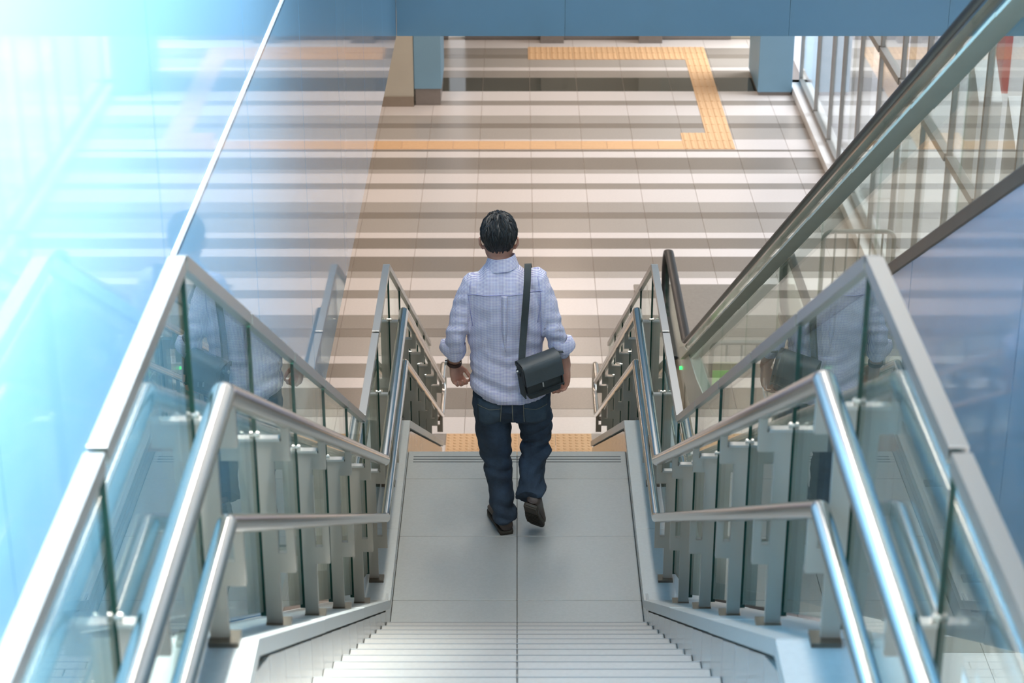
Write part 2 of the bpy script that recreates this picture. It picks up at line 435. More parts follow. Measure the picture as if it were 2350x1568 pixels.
MB().box(3.46, 3.70, 24.43, 24.56, -0.2, 0.10).build('sill_end', M['grey_base'], win)

# ------------------------------------------------------------------ outside, seen through the window wall
tag(MB().box(3.75, 16, 2, 40, -0.4, -0.12).build('floor_outside', M['pavement']), 'pale pavement outside the windows', kind='structure')
def pylon(y, w, h, label):
    o = MB().prism([(y - w / 2, -0.12), (y + w / 2, -0.12), (y + w / 2, h), (y - w / 2, h - 0.35)], 3.95, 4.15).build('pylon', M['white_pylon'], bevel=0.01)
    return tag(o, label, 'pylon', 'white pylons outside the windows')
pylon(22.6, 0.20, 2.6, 'white pylon outside, farthest along the window wall')
pylon(20.9, 0.34, 2.9, 'broad white pylon outside, behind the second window bay')
pylon(19.3, 0.34, 2.7, 'white pylon outside, just left of the escalator handrail')
pylon(16.6, 0.45, 2.7, 'white pylon outside, seen through the escalator glass')
pylon(15.2, 0.45, 2.7, 'white pylon outside, nearest along the window wall')
def bush(x, y, r, label):
    mb = MB(); rnd = random.Random(int(y * 10))
    for k in range(420):
        u = Vector((rnd.gauss(0, 1), rnd.gauss(0, 1), rnd.gauss(0, 1))).normalized() * r * rnd.uniform(0.75, 1.05)
        c = Vector((0, 0, r * 0.9)) + Vector((u.x, u.y, u.z * 0.9))
        a = Vector((rnd.gauss(0, 1), rnd.gauss(0, 1), rnd.gauss(0, 1))).normalized(); b = a.orthogonal().normalized()
        s = r * 0.16
        mb.add([c - a * s, c + b * s * 0.45, c + a * s, c - b * s * 0.45], [(0, 1, 2, 3)])
    root = empty('bush', (x, y, -0.12))
    tag(mb.build('foliage', M['leaf'], root), kind='stuff')
    st = MB()
    for q in range(5):
        st.tube([(0.02 * q - 0.04, 0, 0), (0.1 * (q - 2), 0.05 * (q % 2), r)], 0.02, 6)
    st.build('stem', M['brown_wood'], root)
    return tag(root, label, 'bush', 'bushes outside the windows')
bush(6.4, 15.4, 0.8, 'green bush outside, right of the wooden kiosk frame')
bush(6.2, 18.4, 0.7, 'green bush outside, behind the upper escalator handrail')
kio = empty('kiosk_frame', (5.6, 13.6, -0.12))
for dy in (-0.8, 0.8):
    MB().box(-0.12, 0.12, dy - 0.12, dy + 0.12, 0, 2.6).build('post', M['brown_wood'], kio)
MB().box(-0.14, 0.14, -1.0, 1.0, 2.6, 2.85).build('top_board', M['brown_wood'], kio)
MB().box(-0.12, 0.12, -0.68, 0.68, 0.75, 0.95).build('shelf_board', M['brown_wood'], kio)
tag(kio, 'brown wooden kiosk frame outside the windows', 'kiosk')
rc = empty('sign_post', (5.1, 20.4, -0.12))
MB().box(-0.03, 0.03, -0.03, 0.03, 0, 2.0).build('post', M['white_paint'], rc)
MB().box(-0.04, 0.04, -0.3, 0.3, 1.4, 2.2).build('board', M['red_paint'], rc)
tag(rc, 'small red sign board on a post outside the windows', 'sign')

# ================================================================== STAIRCASE
HW = 0.581                    # half width between the kerbs
ZL = 2.548; ZU = 4.88         # middle landing, upper landing
RU = (ZU - ZL) / 15; TU = 0.276; YU0 = 7.543
RL = ZL / 16; TL = 0.283; YL0 = 9.486
stair = tag(empty('staircase', (0, 9.0, 0)), 'wide grey tiled staircase with a middle landing between two glass railings', 'staircase')
OFF = Vector((0, -9.0, 0))
def sp_(mb): mb.v = [(x, y - 9.0, z) for x, y, z in mb.v]; return mb
# concrete core under the tiles
top = [(0.8, ZU - 0.02), (YU0 - TU * 14 - 0.012, ZU - 0.02)]
for i in range(13, -1, -1):
    z = ZL + RU * (i + 1) - 0.02
    top += [(YU0 - TU * (i + 1) - 0.012, z), (YU0 - TU * i - 0.012, z)]
top += [(YU0 - 0.012, ZL - 0.02), (YL0 - 0.012, ZL - 0.02)]
for i in range(1, 16):
    z = ZL - RL * i - 0.02
    top += [(YL0 + TL * (i - 1) - 0.012, z), (YL0 + TL * i - 0.012, z)]
top += [(YL0 + TL * 15 - 0.012, 0.0), (13.25, 0.0), (9.5, ZL - 0.30), (7.75, ZL - 0.30), (3.8, ZU - 0.30), (0.8, ZU - 0.30)]
sp_(MB().prism(top, -HW, HW)).build('stair_core', M['joint'], stair)
def half_tiles(name, y0, y1, z, th=0.02, matl='landing_tile'):
    for x0, x1 in ((-HW + 0.001, -0.0015), (0.0015, HW - 0.001)):
        sp_(MB().box(x0, x1, y0, y1, z - th, z)).build(name, M[matl], stair, bevel=0.002, bseg=1)
for i in range(15):
    z = ZL + RU * (i + 1); yn = YU0 - TU * i
    half_tiles('tread', (0.8 if i == 14 else yn - TU + 0.0015), yn, z, matl='stair_tile')
    sp_(MB().box(-HW + 0.002, HW - 0.002, yn - 0.008, yn - 0.004, z - 0.002, z + 0.0008)).build('nosing_line', M['nosing'], stair)  # thin grey line along each tread nose
    sp_(MB().box(-HW + 0.001, HW - 0.001, yn - 0.014, yn - 0.002, z - RU + 0.001, z - 0.021)).build('riser', M['stair_tile'], stair)
for a, b in ((9.175, YL0), (8.574, 9.175), (7.975, 8.574), (YU0 - 0.01, 7.975)):
    half_tiles('landing_tile', a + 0.0015, b - (0.0 if b == YL0 else 0.0015), ZL)
for g in (9.36, 9.39, 9.42):
    sp_(MB().box(-HW + 0.03, HW - 0.03, g, g + 0.008, ZL - 0.001, ZL + 0.0012)).build('nosing_line', M['groove'], stair)
for i in range(1, 16):
    z = ZL - RL * i; yn = YL0 + TL * i
    half_tiles('tread', yn - TL + 0.0015, yn, z)
for i in range(0, 16):
    z = ZL - RL * i; yn = YL0 + TL * i
    sp_(MB().box(-HW + 0.001, HW - 0.001, yn - 0.014, yn - 0.002, max(0.0, z - RL + 0.001), z - 0.021)).build('riser', M['stair_tile'], stair)
# kerbs
KT = [(0.8, 5.047), (3.745, 5.047), (7.70, 2.718), (9.517, 2.718), (13.76, 0.43)]   # top of the coping
CT = 0.045
def ktop(y): return interp(KT, y)
for s, xo in ((-1, 0.805), (1, 0.86)):
    body = [(y, z - CT) for y, z in KT] + [(13.76, 0.0), (13.2, 0.0), (9.45, ZL - 0.42), (7.8, ZL - 0.42), (3.85, ZU - 0.42), (0.8, ZU - 0.42)]
    kb = sp_(MB().prism(body, s * (HW + 0.012), s * xo)).build('kerb', M['core'], stair)
    kb['label'] = 'raised side kerb faced with glossy grey tiles'
    def ktile(y0, y1, zb):
        g = 0.0015
        poly = [(y0 + g, zb), (y1 - g, zb), (y1 - g, ktop(y1) - CT - 0.012), (y0 + g, ktop(y0) - CT - 0.012)]
        sp_(MB().prism(poly, s * HW, s * (HW + 0.012))).build('kerb_tile', M['kerb_tile'], kb)
    for i in range(14):
        yn = YU0 - TU * i
        ktile(yn - TU, yn, ZL + RU * (i + 1))
    ktile(0.8, YU0 - TU * 14, ZU)
    for a, b in ((YU0, 8.1), (8.1, 8.8), (8.8, YL0)): ktile(a, b, ZL)
    for i in range(1, 16):
        yn = YL0 + TL * i
        ktile(yn - TL, min(yn, 13.76), max(0, ZL - RL * i))
    segs = [0.8, 2.3, 3.745, 5.06, 6.38, 7.70, 8.35, 9.517, 10.93, 12.34, 13.76]
    for a, b in zip(segs, segs[1:]):
        g = 0.0012
        poly = [(a + g, ktop(a) - CT), (b - g, ktop(b) - CT), (b - g, ktop(b)), (a + g, ktop(a))]
        sp_(MB().prism(poly, s * (HW - 0.010), s * (xo + 0.006))).build('coping_slab', M['coping'], kb, bevel=0.003, bseg=1)

# ================================================================== GLASS RAILINGS
def railing(s, XR, XG, yt, label):
    root = tag(empty('glass_railing', (s * XG, 9.0, 0)), label, 'railing', 'glass stair railings')
    ox = s * XG
    def put(mb): mb.v = [(x - ox, y - 9.0, z) for x, y, z in mb.v]; return mb
    RU_ = [(0.9, 5.69), (yt, 5.69), (7.99, 3.275), (9.69, 3.275), (14.35, 0.665), (14.64, 0.665)]
    RD_ = [(0.9, 5.42), (yt - 0.06, 5.42), (7.96, 2.995), (9.65, 2.995), (14.27, 0.40), (14.64, 0.40)]
    CP_ = [(0.9, 5.96), (3.74, 5.96), (7.88, 3.55), (9.69, 3.545), (14.15, 1.09)]
    # tubular handrails, joined by a bend at the foot of the stairs
    pu = fillet([(s * XR, y, z) for y, z in RU_], 0.05)
    pd = fillet([(s * XR, y, z) for y, z in RD_], 0.05)
    put(MB().tube(pu, 0.0255, 20)).build('upper_handrail', M['steel'], root, smooth=40)
    put(MB().tube(pd, 0.0215, 20)).build('lower_handrail', M['steel'], root, smooth=40)
    bend = [(s * XR, 14.64 + 0.13 * math.sin(a), 0.5325 + 0.1325 * math.cos(a)) for a in [math.pi * q / 12 for q in range(13)]]
    put(MB().tube(bend, 0.0225, 16)).build('rail_return', M['steel'], root, smooth=40)
    joints = [1.18, 2.03, 2.88, 3.74, 4.60, 5.45, 6.28, 7.10, 7.88, 8.80, 9.69, 10.58, 11.47, 12.36, 13.25, 14.14]
    for a, b in zip(joints, joints[1:]):
        g = 0.005
        poly = [(a + g, ktop(a) + 0.045), (b - g, ktop(b) + 0.045), (b - g, interp(CP_, b) - 0.008), (a + g, interp(CP_, a) - 0.008)]
        put(MB().prism(poly, s * (XG - 0.006), s * (XG + 0.006), 0, 1)).build('glass_panel', [M['glass'], M['glass_edge']], root)
        za, zb = interp(CP_, a + 0.010), interp(CP_, b - 0.010)
        # cap rail over each pane
        e_ = 0.010; poly = [(a + e_, za - 0.030), (b - e_, zb - 0.030), (b - e_, zb + 0.004), (a + e_, za + 0.004)]
        put(MB().prism(poly, s * (XG - 0.017), s * (XG + 0.017))).build('cap_rail', M['steel_cap'], root, bevel=0.003, bseg=2)
    for y in joints[1:-1]:
        put(MB().box(s * (XG - 0.011), s * (XG + 0.006), y - 0.0035, y + 0.0035, ktop(y) + 0.03, interp(CP_, y) - 0.034)).build('joint_seal', M['glass_edge'], root)
    for y in joints[1:]:
        zk = ktop(y); zr = interp(RU_, y); zd = interp(RD_, y)
        x1 = s * (XG - 0.010); x0 = s * (XG - 0.052); xa = s * (XR - 0.011); xb = s * (XR + 0.011)
        zt = zr - 0.060
        poly = [(x1, zk), (x1, zt), (xb, zt), (xb, zr - 0.018), (xa, zr - 0.018), (xa, zr - 0.118), (x0, zr - 0.118),
                (x0, zd - 0.092), (xb, zd - 0.092), (xb, zd - 0.016), (xa, zd - 0.016), (xa, zd - 0.152), (x0, zd - 0.152), (x0, zk)]
        p = put(MB().prism_y(poly, y - 0.008, y + 0.008)).build('post', M['steel_plate'], root)
        # top plate, glass clip and foot plate
        put(MB().box(s * (XG - 0.010), s * (XR + 0.014), y - 0.012, y + 0.012, zt, zt + 0.008)).build('top_plate', M['steel_cap'], p)
        mb = MB(); mb.cyl((s * (XG - 0.012), y, zt + 0.016), (1, 0, 0), 0.008, 0.012, 10); mb.box(s * (XG - 0.008), s * (XG - 0.020), y - 0.006, y + 0.006, zt + 0.004, zt + 0.018)
        put(mb).build('glass_clip', M['steel'], p)
        put(MB().box(s * (XG - 0.075), s * (XG - 0.008), y - 0.03, y + 0.025, zk, zk + 0.012)).build('foot_plate', M['steel_dark'], p)
    return root
railing(-1, 0.600, 0.685, 3.66, 'glass and steel stair railing against the blue wall, left of the man')
railing(1, 0.635, 0.720, 3.72, 'glass and steel stair railing on the escalator side, right of the man')

# ================================================================== ESCALATOR
SL = 0.5718
def zrail(y): return 1.0 + SL * max(0.0, 14.35 - y)
esc = tag(empty('escalator', (1.85, 14.4, 0)), 'escalator with black handrails and glass sides descending beside the stairs', 'escalator')
def pe(mb): mb.v = [(x - 1.85, y - 14.4, z) for x, y, z in mb.v]; return mb
def oval(wx, wz, n=14): return [(wz * math.cos(2 * math.pi * q / n), wx * math.sin(2 * math.pi * q / n)) for q in range(n)]
for X, nm in ((1.34, 'near'), (2.40, 'far')):
    pts = [(X, 2.0, zrail(2.0)), (X, 14.35, 1.0), (X, 16.30, 0.985)]
    path = fillet(pts, 0.35, 8)
    path += [Vector((X, 16.30 + 0.30 * math.sin(a), 0.685 + 0.30 * math.cos(a))) for a in [math.pi * q / 14 for q in range(1, 15)]]
    path += [Vector((X, 15.4, 0.385))]
    pe(MB().sweep(path, oval(0.040, 0.018))).build('handrail', M['rubber'], esc, smooth=60)
    # handrail guide under the rubber
    path2 = [p - Vector((0, 0, 0.026)) for p in fillet(pts, 0.35, 8)]
    pe(MB().sweep(path2, [(-0.008, -0.022), (0.008, -0.022), (0.008, 0.022), (-0.008, 0.022)])).build('handrail_guide', M['steel'], esc)
    edges = [2.0 + 1.235 * k for k in range(11)]
    for a, b in zip(edges, edges[1:]):
        g = 0.003
        poly = [(a + g, zrail(a) - 0.68), (b - g, zrail(b) - 0.68), (b - g, zrail(b) - 0.035), (a + g, zrail(a) - 0.035)]
        pe(MB().prism(poly, X - 0.005, X + 0.005)).build('glass_panel', M['esc_glass'], esc)
    arc = [(16.30 + 0.265 * math.sin(a), 0.685 + 0.265 * math.cos(a)) for a in [math.pi * q / 12 for q in range(13)]]
    poly = [(14.355, 0.32), (14.355, 0.95)] + arc + [(16.0, 0.32)]
    pe(MB().prism(poly, X - 0.005, X + 0.005, 0, 1)).build('newel_glass', [M['esc_glass'], M['glass_edge']], esc)
    # deck trim
    dp = [(X, 2.0, zrail(2.0) - 0.69), (X, 14.35, 0.31), (X, 16.5, 0.31)]
    pe(MB().sweep(dp, [(-0.024, -0.045), (0.024, -0.045), (0.024, 0.045), (-0.024, 0.045)])).build('deck_trim', M['steel_dark'], esc, bevel=0.004)
# outer ledge fixed to the near glass below the handrail
le = [2.2 + 0.98 * k for k in range(13)]
for a, b in zip(le, le[1:]):
    g = 0.003; d = 0.177
    poly = [(a + g, zrail(a) - d - 0.010), (b - g, zrail(b) - d - 0.010), (b - g, zrail(b) - d + 0.004), (a + g, zrail(a) - d + 0.004)]
    pe(MB().prism(poly, 1.260, 1.334)).build('ledge_plate', M['ledge'], esc, bevel=0.002, bseg=1)
# blue cladding panels below the deck
ce = [2.0 + 1.36 * k for k in range(10)]
for a, b in zip(ce, ce[1:]):
    g = 0.003
    poly = [(a + g, max(0.02, zrail(a) - 2.1)), (b - g, max(0.02, zrail(b) - 2.1)), (b - g, max(0.03, zrail(b) - 0.715)), (a + g, zrail(a) - 0.715)]
    pe(MB().prism(poly, 1.300, 1.318)).build('cladding_panel', M['blue_clad'], esc)
    pe(MB().prism([(y, z) for y, z in poly], 2.425, 2.440)).build('cladding_panel', M['blue_clad'], esc)
pe(MB().box(1.29, 1.39, 14.3, 16.55, 0.0, 0.29)).build('base_panel', M['pale_panel'], esc, bevel=0.01)
pe(MB().box(2.35, 2.45, 14.3, 16.55, 0.0, 0.29)).build('base_panel', M['pale_panel'], esc, bevel=0.01)
pe(MB().prism([(14.42, 0.93), (14.1, 1.08), (13.758, 1.20), (13.0, 1.32), (11.75, 1.62), (12.5, 1.16), (13.205, 0.92), (13.947, 0.87), (14.42, 0.86)], 1.292, 1.300)).build('end_panel', M['pale_panel'], esc)
pe(MB().cyl((1.286, 14.18, 0.86), (1, 0, 0), 0.013, 0.02, 12)).build('indicator_lamp', M['green_led'], esc)
for k in range(30):
    y = 14.4 - 0.4 * k; z = zrail(y) - 0.93 if y < 14.0 else 0.01
    if y < 2.4: break
    mb = MB().box(1.40, 2.34, y - 0.4, y, z - 0.02, z)
    mb.box(1.40, 2.34, y - 0.402, y - 0.39, z, z + 0.225)
    for q in range(12): mb.box(1.42 + 0.077 * q, 1.45 + 0.077 * q, y - 0.39, y - 0.005, z, z + 0.008)
    pe(mb).build('step', M['esc_step'], esc)
pe(MB().box(1.14, 2.70, 14.62, 17.95, 0.0, 0.008)).build('floor_plate', M['esc_plate'], esc)

# ------------------------------------------------------------------ crowd barriers
def barrier(x, y, w, h, nb, label, rz=0.0):
    root = empty('crowd_barrier', (x, y, 0.008 if x < 2.7 else 0.0)); root.rotation_euler = (0, 0, rz)
    loop = fillet([(-w / 2, 0, 0.03), (-w / 2, 0, h), (w / 2, 0, h), (w / 2, 0, 0.03)], 0.09, 6)
    MB().tube(loop, 0.021, 12, up=Vector((0, 1, 0))).build('frame', M['barrier'], root, smooth=40)
    MB().tube([(-w / 2, 0, 0.22), (w / 2, 0, 0.22)], 0.014, 10, up=Vector((0, 1, 0))).build('bottom_rail', M['barrier'], root, smooth=40)
    for q in range(nb):
        xx = -w / 2 + w * (q + 1) / (nb + 1)
        MB().tube([(xx, 0, 0.22), (xx, 0, h)], 0.010, 8).build('bar', M['barrier'], root, smooth=40)
    for sx in (-1, 1):
        MB().box(sx * w / 2 - 0.02, sx * w / 2 + 0.02, -0.2, 0.2, 0, 0.03).build('foot', M['steel_dark'], root)
    return tag(root, label, 'barrier', 'steel crowd barriers')
barrier(1.90, 14.36, 0.72, 0.99, 5, 'steel crowd barrier across the foot of the escalator')
barrier(3.09, 16.8, 0.64, 1.0, 5, 'steel crowd barrier standing free near the windows')
bd = empty('notice_board', (1.88, 14.335, 0.62))
MB().box(-0.33, 0.33, -0.012, 0.0, 0.0, 0.22).build('board', M['olive_board'], bd)
MB().box(-0.33, -0.10, -0.016, -0.012, 0.02, 0.15).build('green_field', M['green_sign'], bd)
tag(bd, 'pale olive board with a green field hung on the escalator barrier', 'sign')

# ================================================================== THE MAN ON THE LANDING
from mathutils import noise as mnoise
PO = Vector((-0.03, 8.72, ZL))
man = tag(empty('person', PO), 'man seen from behind in a checked blue shirt and dark jeans walking across the landing', 'person')

def ellring(c, rx, rf, rb, n=28, e=2.3, zfun=None):
    out = []
    for q in range(n):
        a = 2 * math.pi * q / n; ca, sa = math.cos(a), math.sin(a)
        x = rx * math.copysign(abs(ca) ** (2 / e), ca)
        y = (rf if sa > 0 else rb) * math.copysign(abs(sa) ** (2 / e), sa)
        out.append(Vector((c[0] + x, c[1] + y, c[2] + (zfun(x / rx, y) if zfun else 0))))
    return out
def limb(mb, pts, rad, n=16, ref=Vector((1, 0, 0)), caps=True):
    """tapering limb with rounded ends; rad: r or (r along ref, r across)"""
    P = [Vector(p) for p in pts]; R = [r if isinstance(r, tuple) else (r, r) for r in rad]
    if caps:
        d0 = (P[0] - P[1]).normalized(); d1 = (P[-1] - P[-2]).normalized()
        r0 = min(R[0]); r1 = min(R[-1])
        P = [P[0] + d0 * r0 * 0.85, P[0] + d0 * r0 * 0.5] + P + [P[-1] + d1 * r1 * 0.5, P[-1] + d1 * r1 * 0.85]
        R = [(R[0][0] * 0.4, R[0][1] * 0.4), (R[0][0] * 0.85, R[0][1] * 0.85)] + R + [(R[-1][0] * 0.85, R[-1][1] * 0.85), (R[-1][0] * 0.4, R[-1][1] * 0.4)]
    rg = []
    for i in range(len(P)):
        t = ((P[i] - P[i - 1]).normalized() if i else Vector((0, 0, 0))) + ((P[i + 1] - P[i]).normalized() if i < len(P) - 1 else Vector((0, 0, 0)))
        t.normalize(); u = (ref - t * ref.dot(t)).normalized(); w = t.cross(u)
        rg.append([P[i] + u * R[i][0] * math.cos(2 * math.pi * q / n) + w * R[i][1] * math.sin(2 * math.pi * q / n) for q in range(n)])
    mb.rings(rg); return mb
def smooth_path(pts, rad, k=4):
    """Catmull-Rom resampling of a limb"""
    P = [Vector(p) for p in pts]; R = [Vector(r if isinstance(r, tuple) else (r, r)) for r in rad]; oP, oR = [], []
    for i in range(len(P) - 1):
        p0, p1, p2, p3 = P[max(0, i - 1)], P[i], P[i + 1], P[min(len(P) - 1, i + 2)]
        for j in range(k):
            t = j / k
            oP.append(0.5 * (2 * p1 + (p2 - p0) * t + (2 * p0 - 5 * p1 + 4 * p2 - p3) * t * t + (3 * p1 - p0 - 3 * p2 + p3) * t ** 3))
            oR.append(tuple(R[i].lerp(R[i + 1], t)))
    oP.append(P[-1]); oR.append(tuple(R[-1])); return oP, oR
def fuse(name, mb, voxel, material, parent, disp=None, smooth_it=3):
    """weld overlapping closed shapes into one continuous skin, then add folds"""
    me = mb.mesh(name, material)
    bm = bmesh.new(); bm.from_mesh(me); bmesh.ops.remove_doubles(bm, verts=bm.verts, dist=1e-6); bmesh.ops.recalc_face_normals(bm, faces=bm.faces); bm.to_mesh(me); bm.free()
    t = bpy.data.objects.new(name, me); COL.objects.link(t)
    r = t.modifiers.new('r', 'REMESH'); r.mode = 'VOXEL'; r.voxel_size = voxel
    s = t.modifiers.new('s', 'SMOOTH'); s.iterations = smooth_it; s.factor = 0.5
    dg = bpy.context.evaluated_depsgraph_get(); dg.update()
    m2 = bpy.data.meshes.new_from_object(t.evaluated_get(dg)); m2.name = name
    bpy.data.objects.remove(t)
    if disp:
        nor = [v.normal.copy() for v in m2.vertices]
        for v, nv in zip(m2.vertices, nor): v.co += nv * disp(v.co, nv)
    m2.materials.clear(); m2.materials.append(material)
    for p in m2.polygons: p.use_smooth = True
    m2.update()
    o = bpy.data.objects.new(name, m2); COL.objects.link(o); o.parent = parent
    return o

# ---- materials
def cloth_check(name):
    m = bpy.data.materials.new(name); m.use_nodes = True; nt = m.node_tree; b = nt.nodes['Principled BSDF']
    b.inputs['Roughness'].default_value = 0.85; b.inputs['Specular IOR Level'].default_value = 0.2
    tc = nt.nodes.new('ShaderNodeTexCoord'); sp = nt.nodes.new('ShaderNodeSeparateXYZ'); nt.links.new(tc.outputs['Object'], sp.inputs[0])
    def wave(sock):
        a = nt.nodes.new('ShaderNodeMath'); a.operation = 'MULTIPLY'; a.inputs[1].default_value = 2 * math.pi / 0.0056; nt.links.new(sock, a.inputs[0])
        s = nt.nodes.new('ShaderNodeMath'); s.operation = 'SINE'; nt.links.new(a.outputs[0], s.inputs[0])
        r = nt.nodes.new('ShaderNodeMapRange'); r.inputs[1].default_value = -0.45; r.inputs[2].default_value = 0.45; nt.links.new(s.outputs[0], r.inputs[0])
        return r.outputs[0]
    ad = nt.nodes.new('ShaderNodeMath'); ad.operation = 'ADD'
    nt.links.new(wave(sp.outputs['X']), ad.inputs[0]); nt.links.new(wave(sp.outputs['Z']), ad.inputs[1])
    hf = nt.nodes.new('ShaderNodeMath'); hf.operation = 'MULTIPLY'; hf.inputs[1].default_value = 0.5; nt.links.new(ad.outputs[0], hf.inputs[0])
    cr = nt.nodes.new('ShaderNodeValToRGB'); e = cr.color_ramp.elements
    e[0].color = srgb(253, 251, 252); e[1].color = srgb(138, 138, 196)
    k = cr.color_ramp.elements.new(0.5); k.color = srgb(216, 214, 236)
    nt.links.new(hf.outputs[0], cr.inputs[0]); nt.links.new(cr.outputs[0], b.inputs['Base Color'])
    nz = nt.nodes.new('ShaderNodeTexNoise'); nz.inputs['Scale'].default_value = 26; nz.inputs['Detail'].default_value = 3
    bp = nt.nodes.new('ShaderNodeBump'); bp.inputs['Strength'].default_value = 0.25; bp.inputs['Distance'].default_value = 0.01
    nt.links.new(tc.outputs['Object'], nz.inputs['Vector']); nt.links.new(nz.outputs[0], bp.inputs['Height']); nt.links.new(bp.outputs[0], b.inputs['Normal'])
    return m
M['shirt'] = cloth_check('checked_cotton')
M['shirt_seam'] = mat('shirt_seam', srgb(172, 172, 210), 0.85, spec=0.2)
M['denim'] = mat('denim', srgb(56, 68, 82), 0.85, noise=0.34, nscale=9, spec=0.25, bump=0.35, bscale=320)
M['denim_light'] = mat('denim_light', srgb(70, 84, 96), 0.85, noise=0.25, nscale=14, spec=0.25, bump=0.3, bscale=320)
M['stitch'] = mat('stitch', srgb(128, 128, 118), 0.8)
M['skin'] = mat('skin', srgb(198, 146, 124), 0.5, noise=0.07, nscale=14, spec=0.4)
M['hair'] = mat('hair', srgb(24, 27, 29), 0.42, noise=0.25, nscale=60, spec=0.55)
M['shoe'] = mat('shoe', srgb(70, 58, 52), 0.5, noise=0.12, nscale=20)
M['sole'] = mat('sole', srgb(62, 56, 48), 0.7, noise=0.15, nscale=30)
M['watch_strap'] = mat('watch_strap', srgb(62, 34, 28), 0.45)
M['eye_white'] = mat('eye_white', srgb(235, 232, 228), 0.2)
M['eye_dark'] = mat('eye_dark', srgb(40, 26, 20), 0.15)
M['lip'] = mat('lip', srgb(168, 98, 90), 0.5)
M['bag'] = mat('bag', srgb(50, 56, 57), 0.42, noise=0.08, nscale=20, spec=0.45, bump=0.1, bscale=200)
M['bag_flap'] = mat('bag_flap', srgb(72, 77, 78), 0.45, noise=0.06, nscale=12, spec=0.45, bump=0.08, bscale=220)
M['bag_dark'] = mat('bag_dark', srgb(36, 42, 44), 0.6, noise=0.08, nscale=20)
M['webbing'] = mat('webbing', srgb(62, 68, 68), 0.75, bump=0.4, bscale=500)
M['zip_pull'] = mat('zip_pull', srgb(170, 172, 170), 0.3, 0.9)

# ---- body: one continuous skin (head, neck, trunk, arms, hands, legs)
SLV = {-1: [(-0.165, 0.0, 1.285), (-0.205, -0.008, 1.215), (-0.232, -0.022, 1.14), (-0.254, -0.040, 1.05), (-0.266, -0.026, 0.985), (-0.271, -0.006, 0.932)],
       1: [(0.105, 0.0, 1.305), (0.146, -0.008, 1.235), (0.176, -0.022, 1.16), (0.203, -0.040, 1.07), (0.226, -0.034, 1.005), (0.243, -0.028, 0.952)]}
HC = Vector((-0.056, 0.045, 1.512))
body = MB()
body.rings([ellring((HC.x, HC.y + dy, HC.z + dz), rx, rf, rb, 24, 2.1) for dz, rx, rf, rb, dy in (
    (-0.125, 0.030, 0.040, 0.030, 0.035), (-0.112, 0.052, 0.062, 0.060, 0.020), (-0.085, 0.064, 0.078, 0.080, 0.008), (-0.05, 0.070, 0.084, 0.088, 0.003),
    (-0.01, 0.074, 0.086, 0.094, 0.0), (0.03, 0.075, 0.085, 0.095, 0.0), (0.06, 0.070, 0.078, 0.088, 0.0), (0.085, 0.054, 0.060, 0.070, 0.0), (0.102, 0.026, 0.03, 0.036, 0.0))])
limb(body, [(-0.052, 0.020, 1.30), (-0.053, 0.022, 1.38), (HC.x, 0.030, 1.45)], [(0.058, 0.058), (0.055, 0.055), (0.056, 0.060)])
limb(body, [HC + Vector((0, 0.083, 0.01)), HC + Vector((0, 0.098, -0.02)), HC + Vector((0, 0.104, -0.038))], [0.008, 0.010, 0.013], 10)     # nose
for sx in (-1, 1):                                                                                                                        # ears
    limb(body, [HC + Vector((sx * 0.076, -0.004, -0.058)), HC + Vector((sx * 0.089, -0.012, -0.033)), HC + Vector((sx * 0.091, -0.014, -0.008)), HC + Vector((sx * 0.078, -0.002, 0.004))],
         [(0.006, 0.009), (0.006, 0.013), (0.006, 0.013), (0.005, 0.008)], 10)
    limb(body, [HC + Vector((sx * 0.012, 0.080, 0.012)), HC + Vector((sx * 0.045, 0.070, 0.014))], [0.008, 0.007], 8)                      # brow
body.rings([ellring((-0.030, 0.0, z), rx, rf, rb, 24, 2.4) for z, rx, rf, rb in (
    (0.62, 0.150, 0.085, 0.095), (0.80, 0.150, 0.09, 0.09), (0.95, 0.140, 0.085, 0.085), (1.10, 0.150, 0.095, 0.09), (1.22, 0.165, 0.095, 0.09), (1.30, 0.120, 0.07, 0.075), (1.345, 0.06, 0.05, 0.055))])
ARM = {-1: [(-0.195, 0.0, 1.285), (-0.232, -0.025, 1.17), (-0.256, -0.045, 1.055), (-0.268, -0.015, 0.955), (-0.275, 0.022, 0.858)],
       1: [(0.135, 0.0, 1.305), (0.172, -0.025, 1.19), (0.200, -0.045, 1.07), (0.228, -0.020, 0.965), (0.262, -0.020, 0.868)]}
for s in (-1, 1):
    P, R = smooth_path([SLV[s][0], SLV[s][2], SLV[s][3], SLV[s][4], SLV[s][5], ARM[s][4]], [0.038, 0.038, 0.037, 0.036, 0.034, (0.028, 0.023)])
    limb(body, P, R)
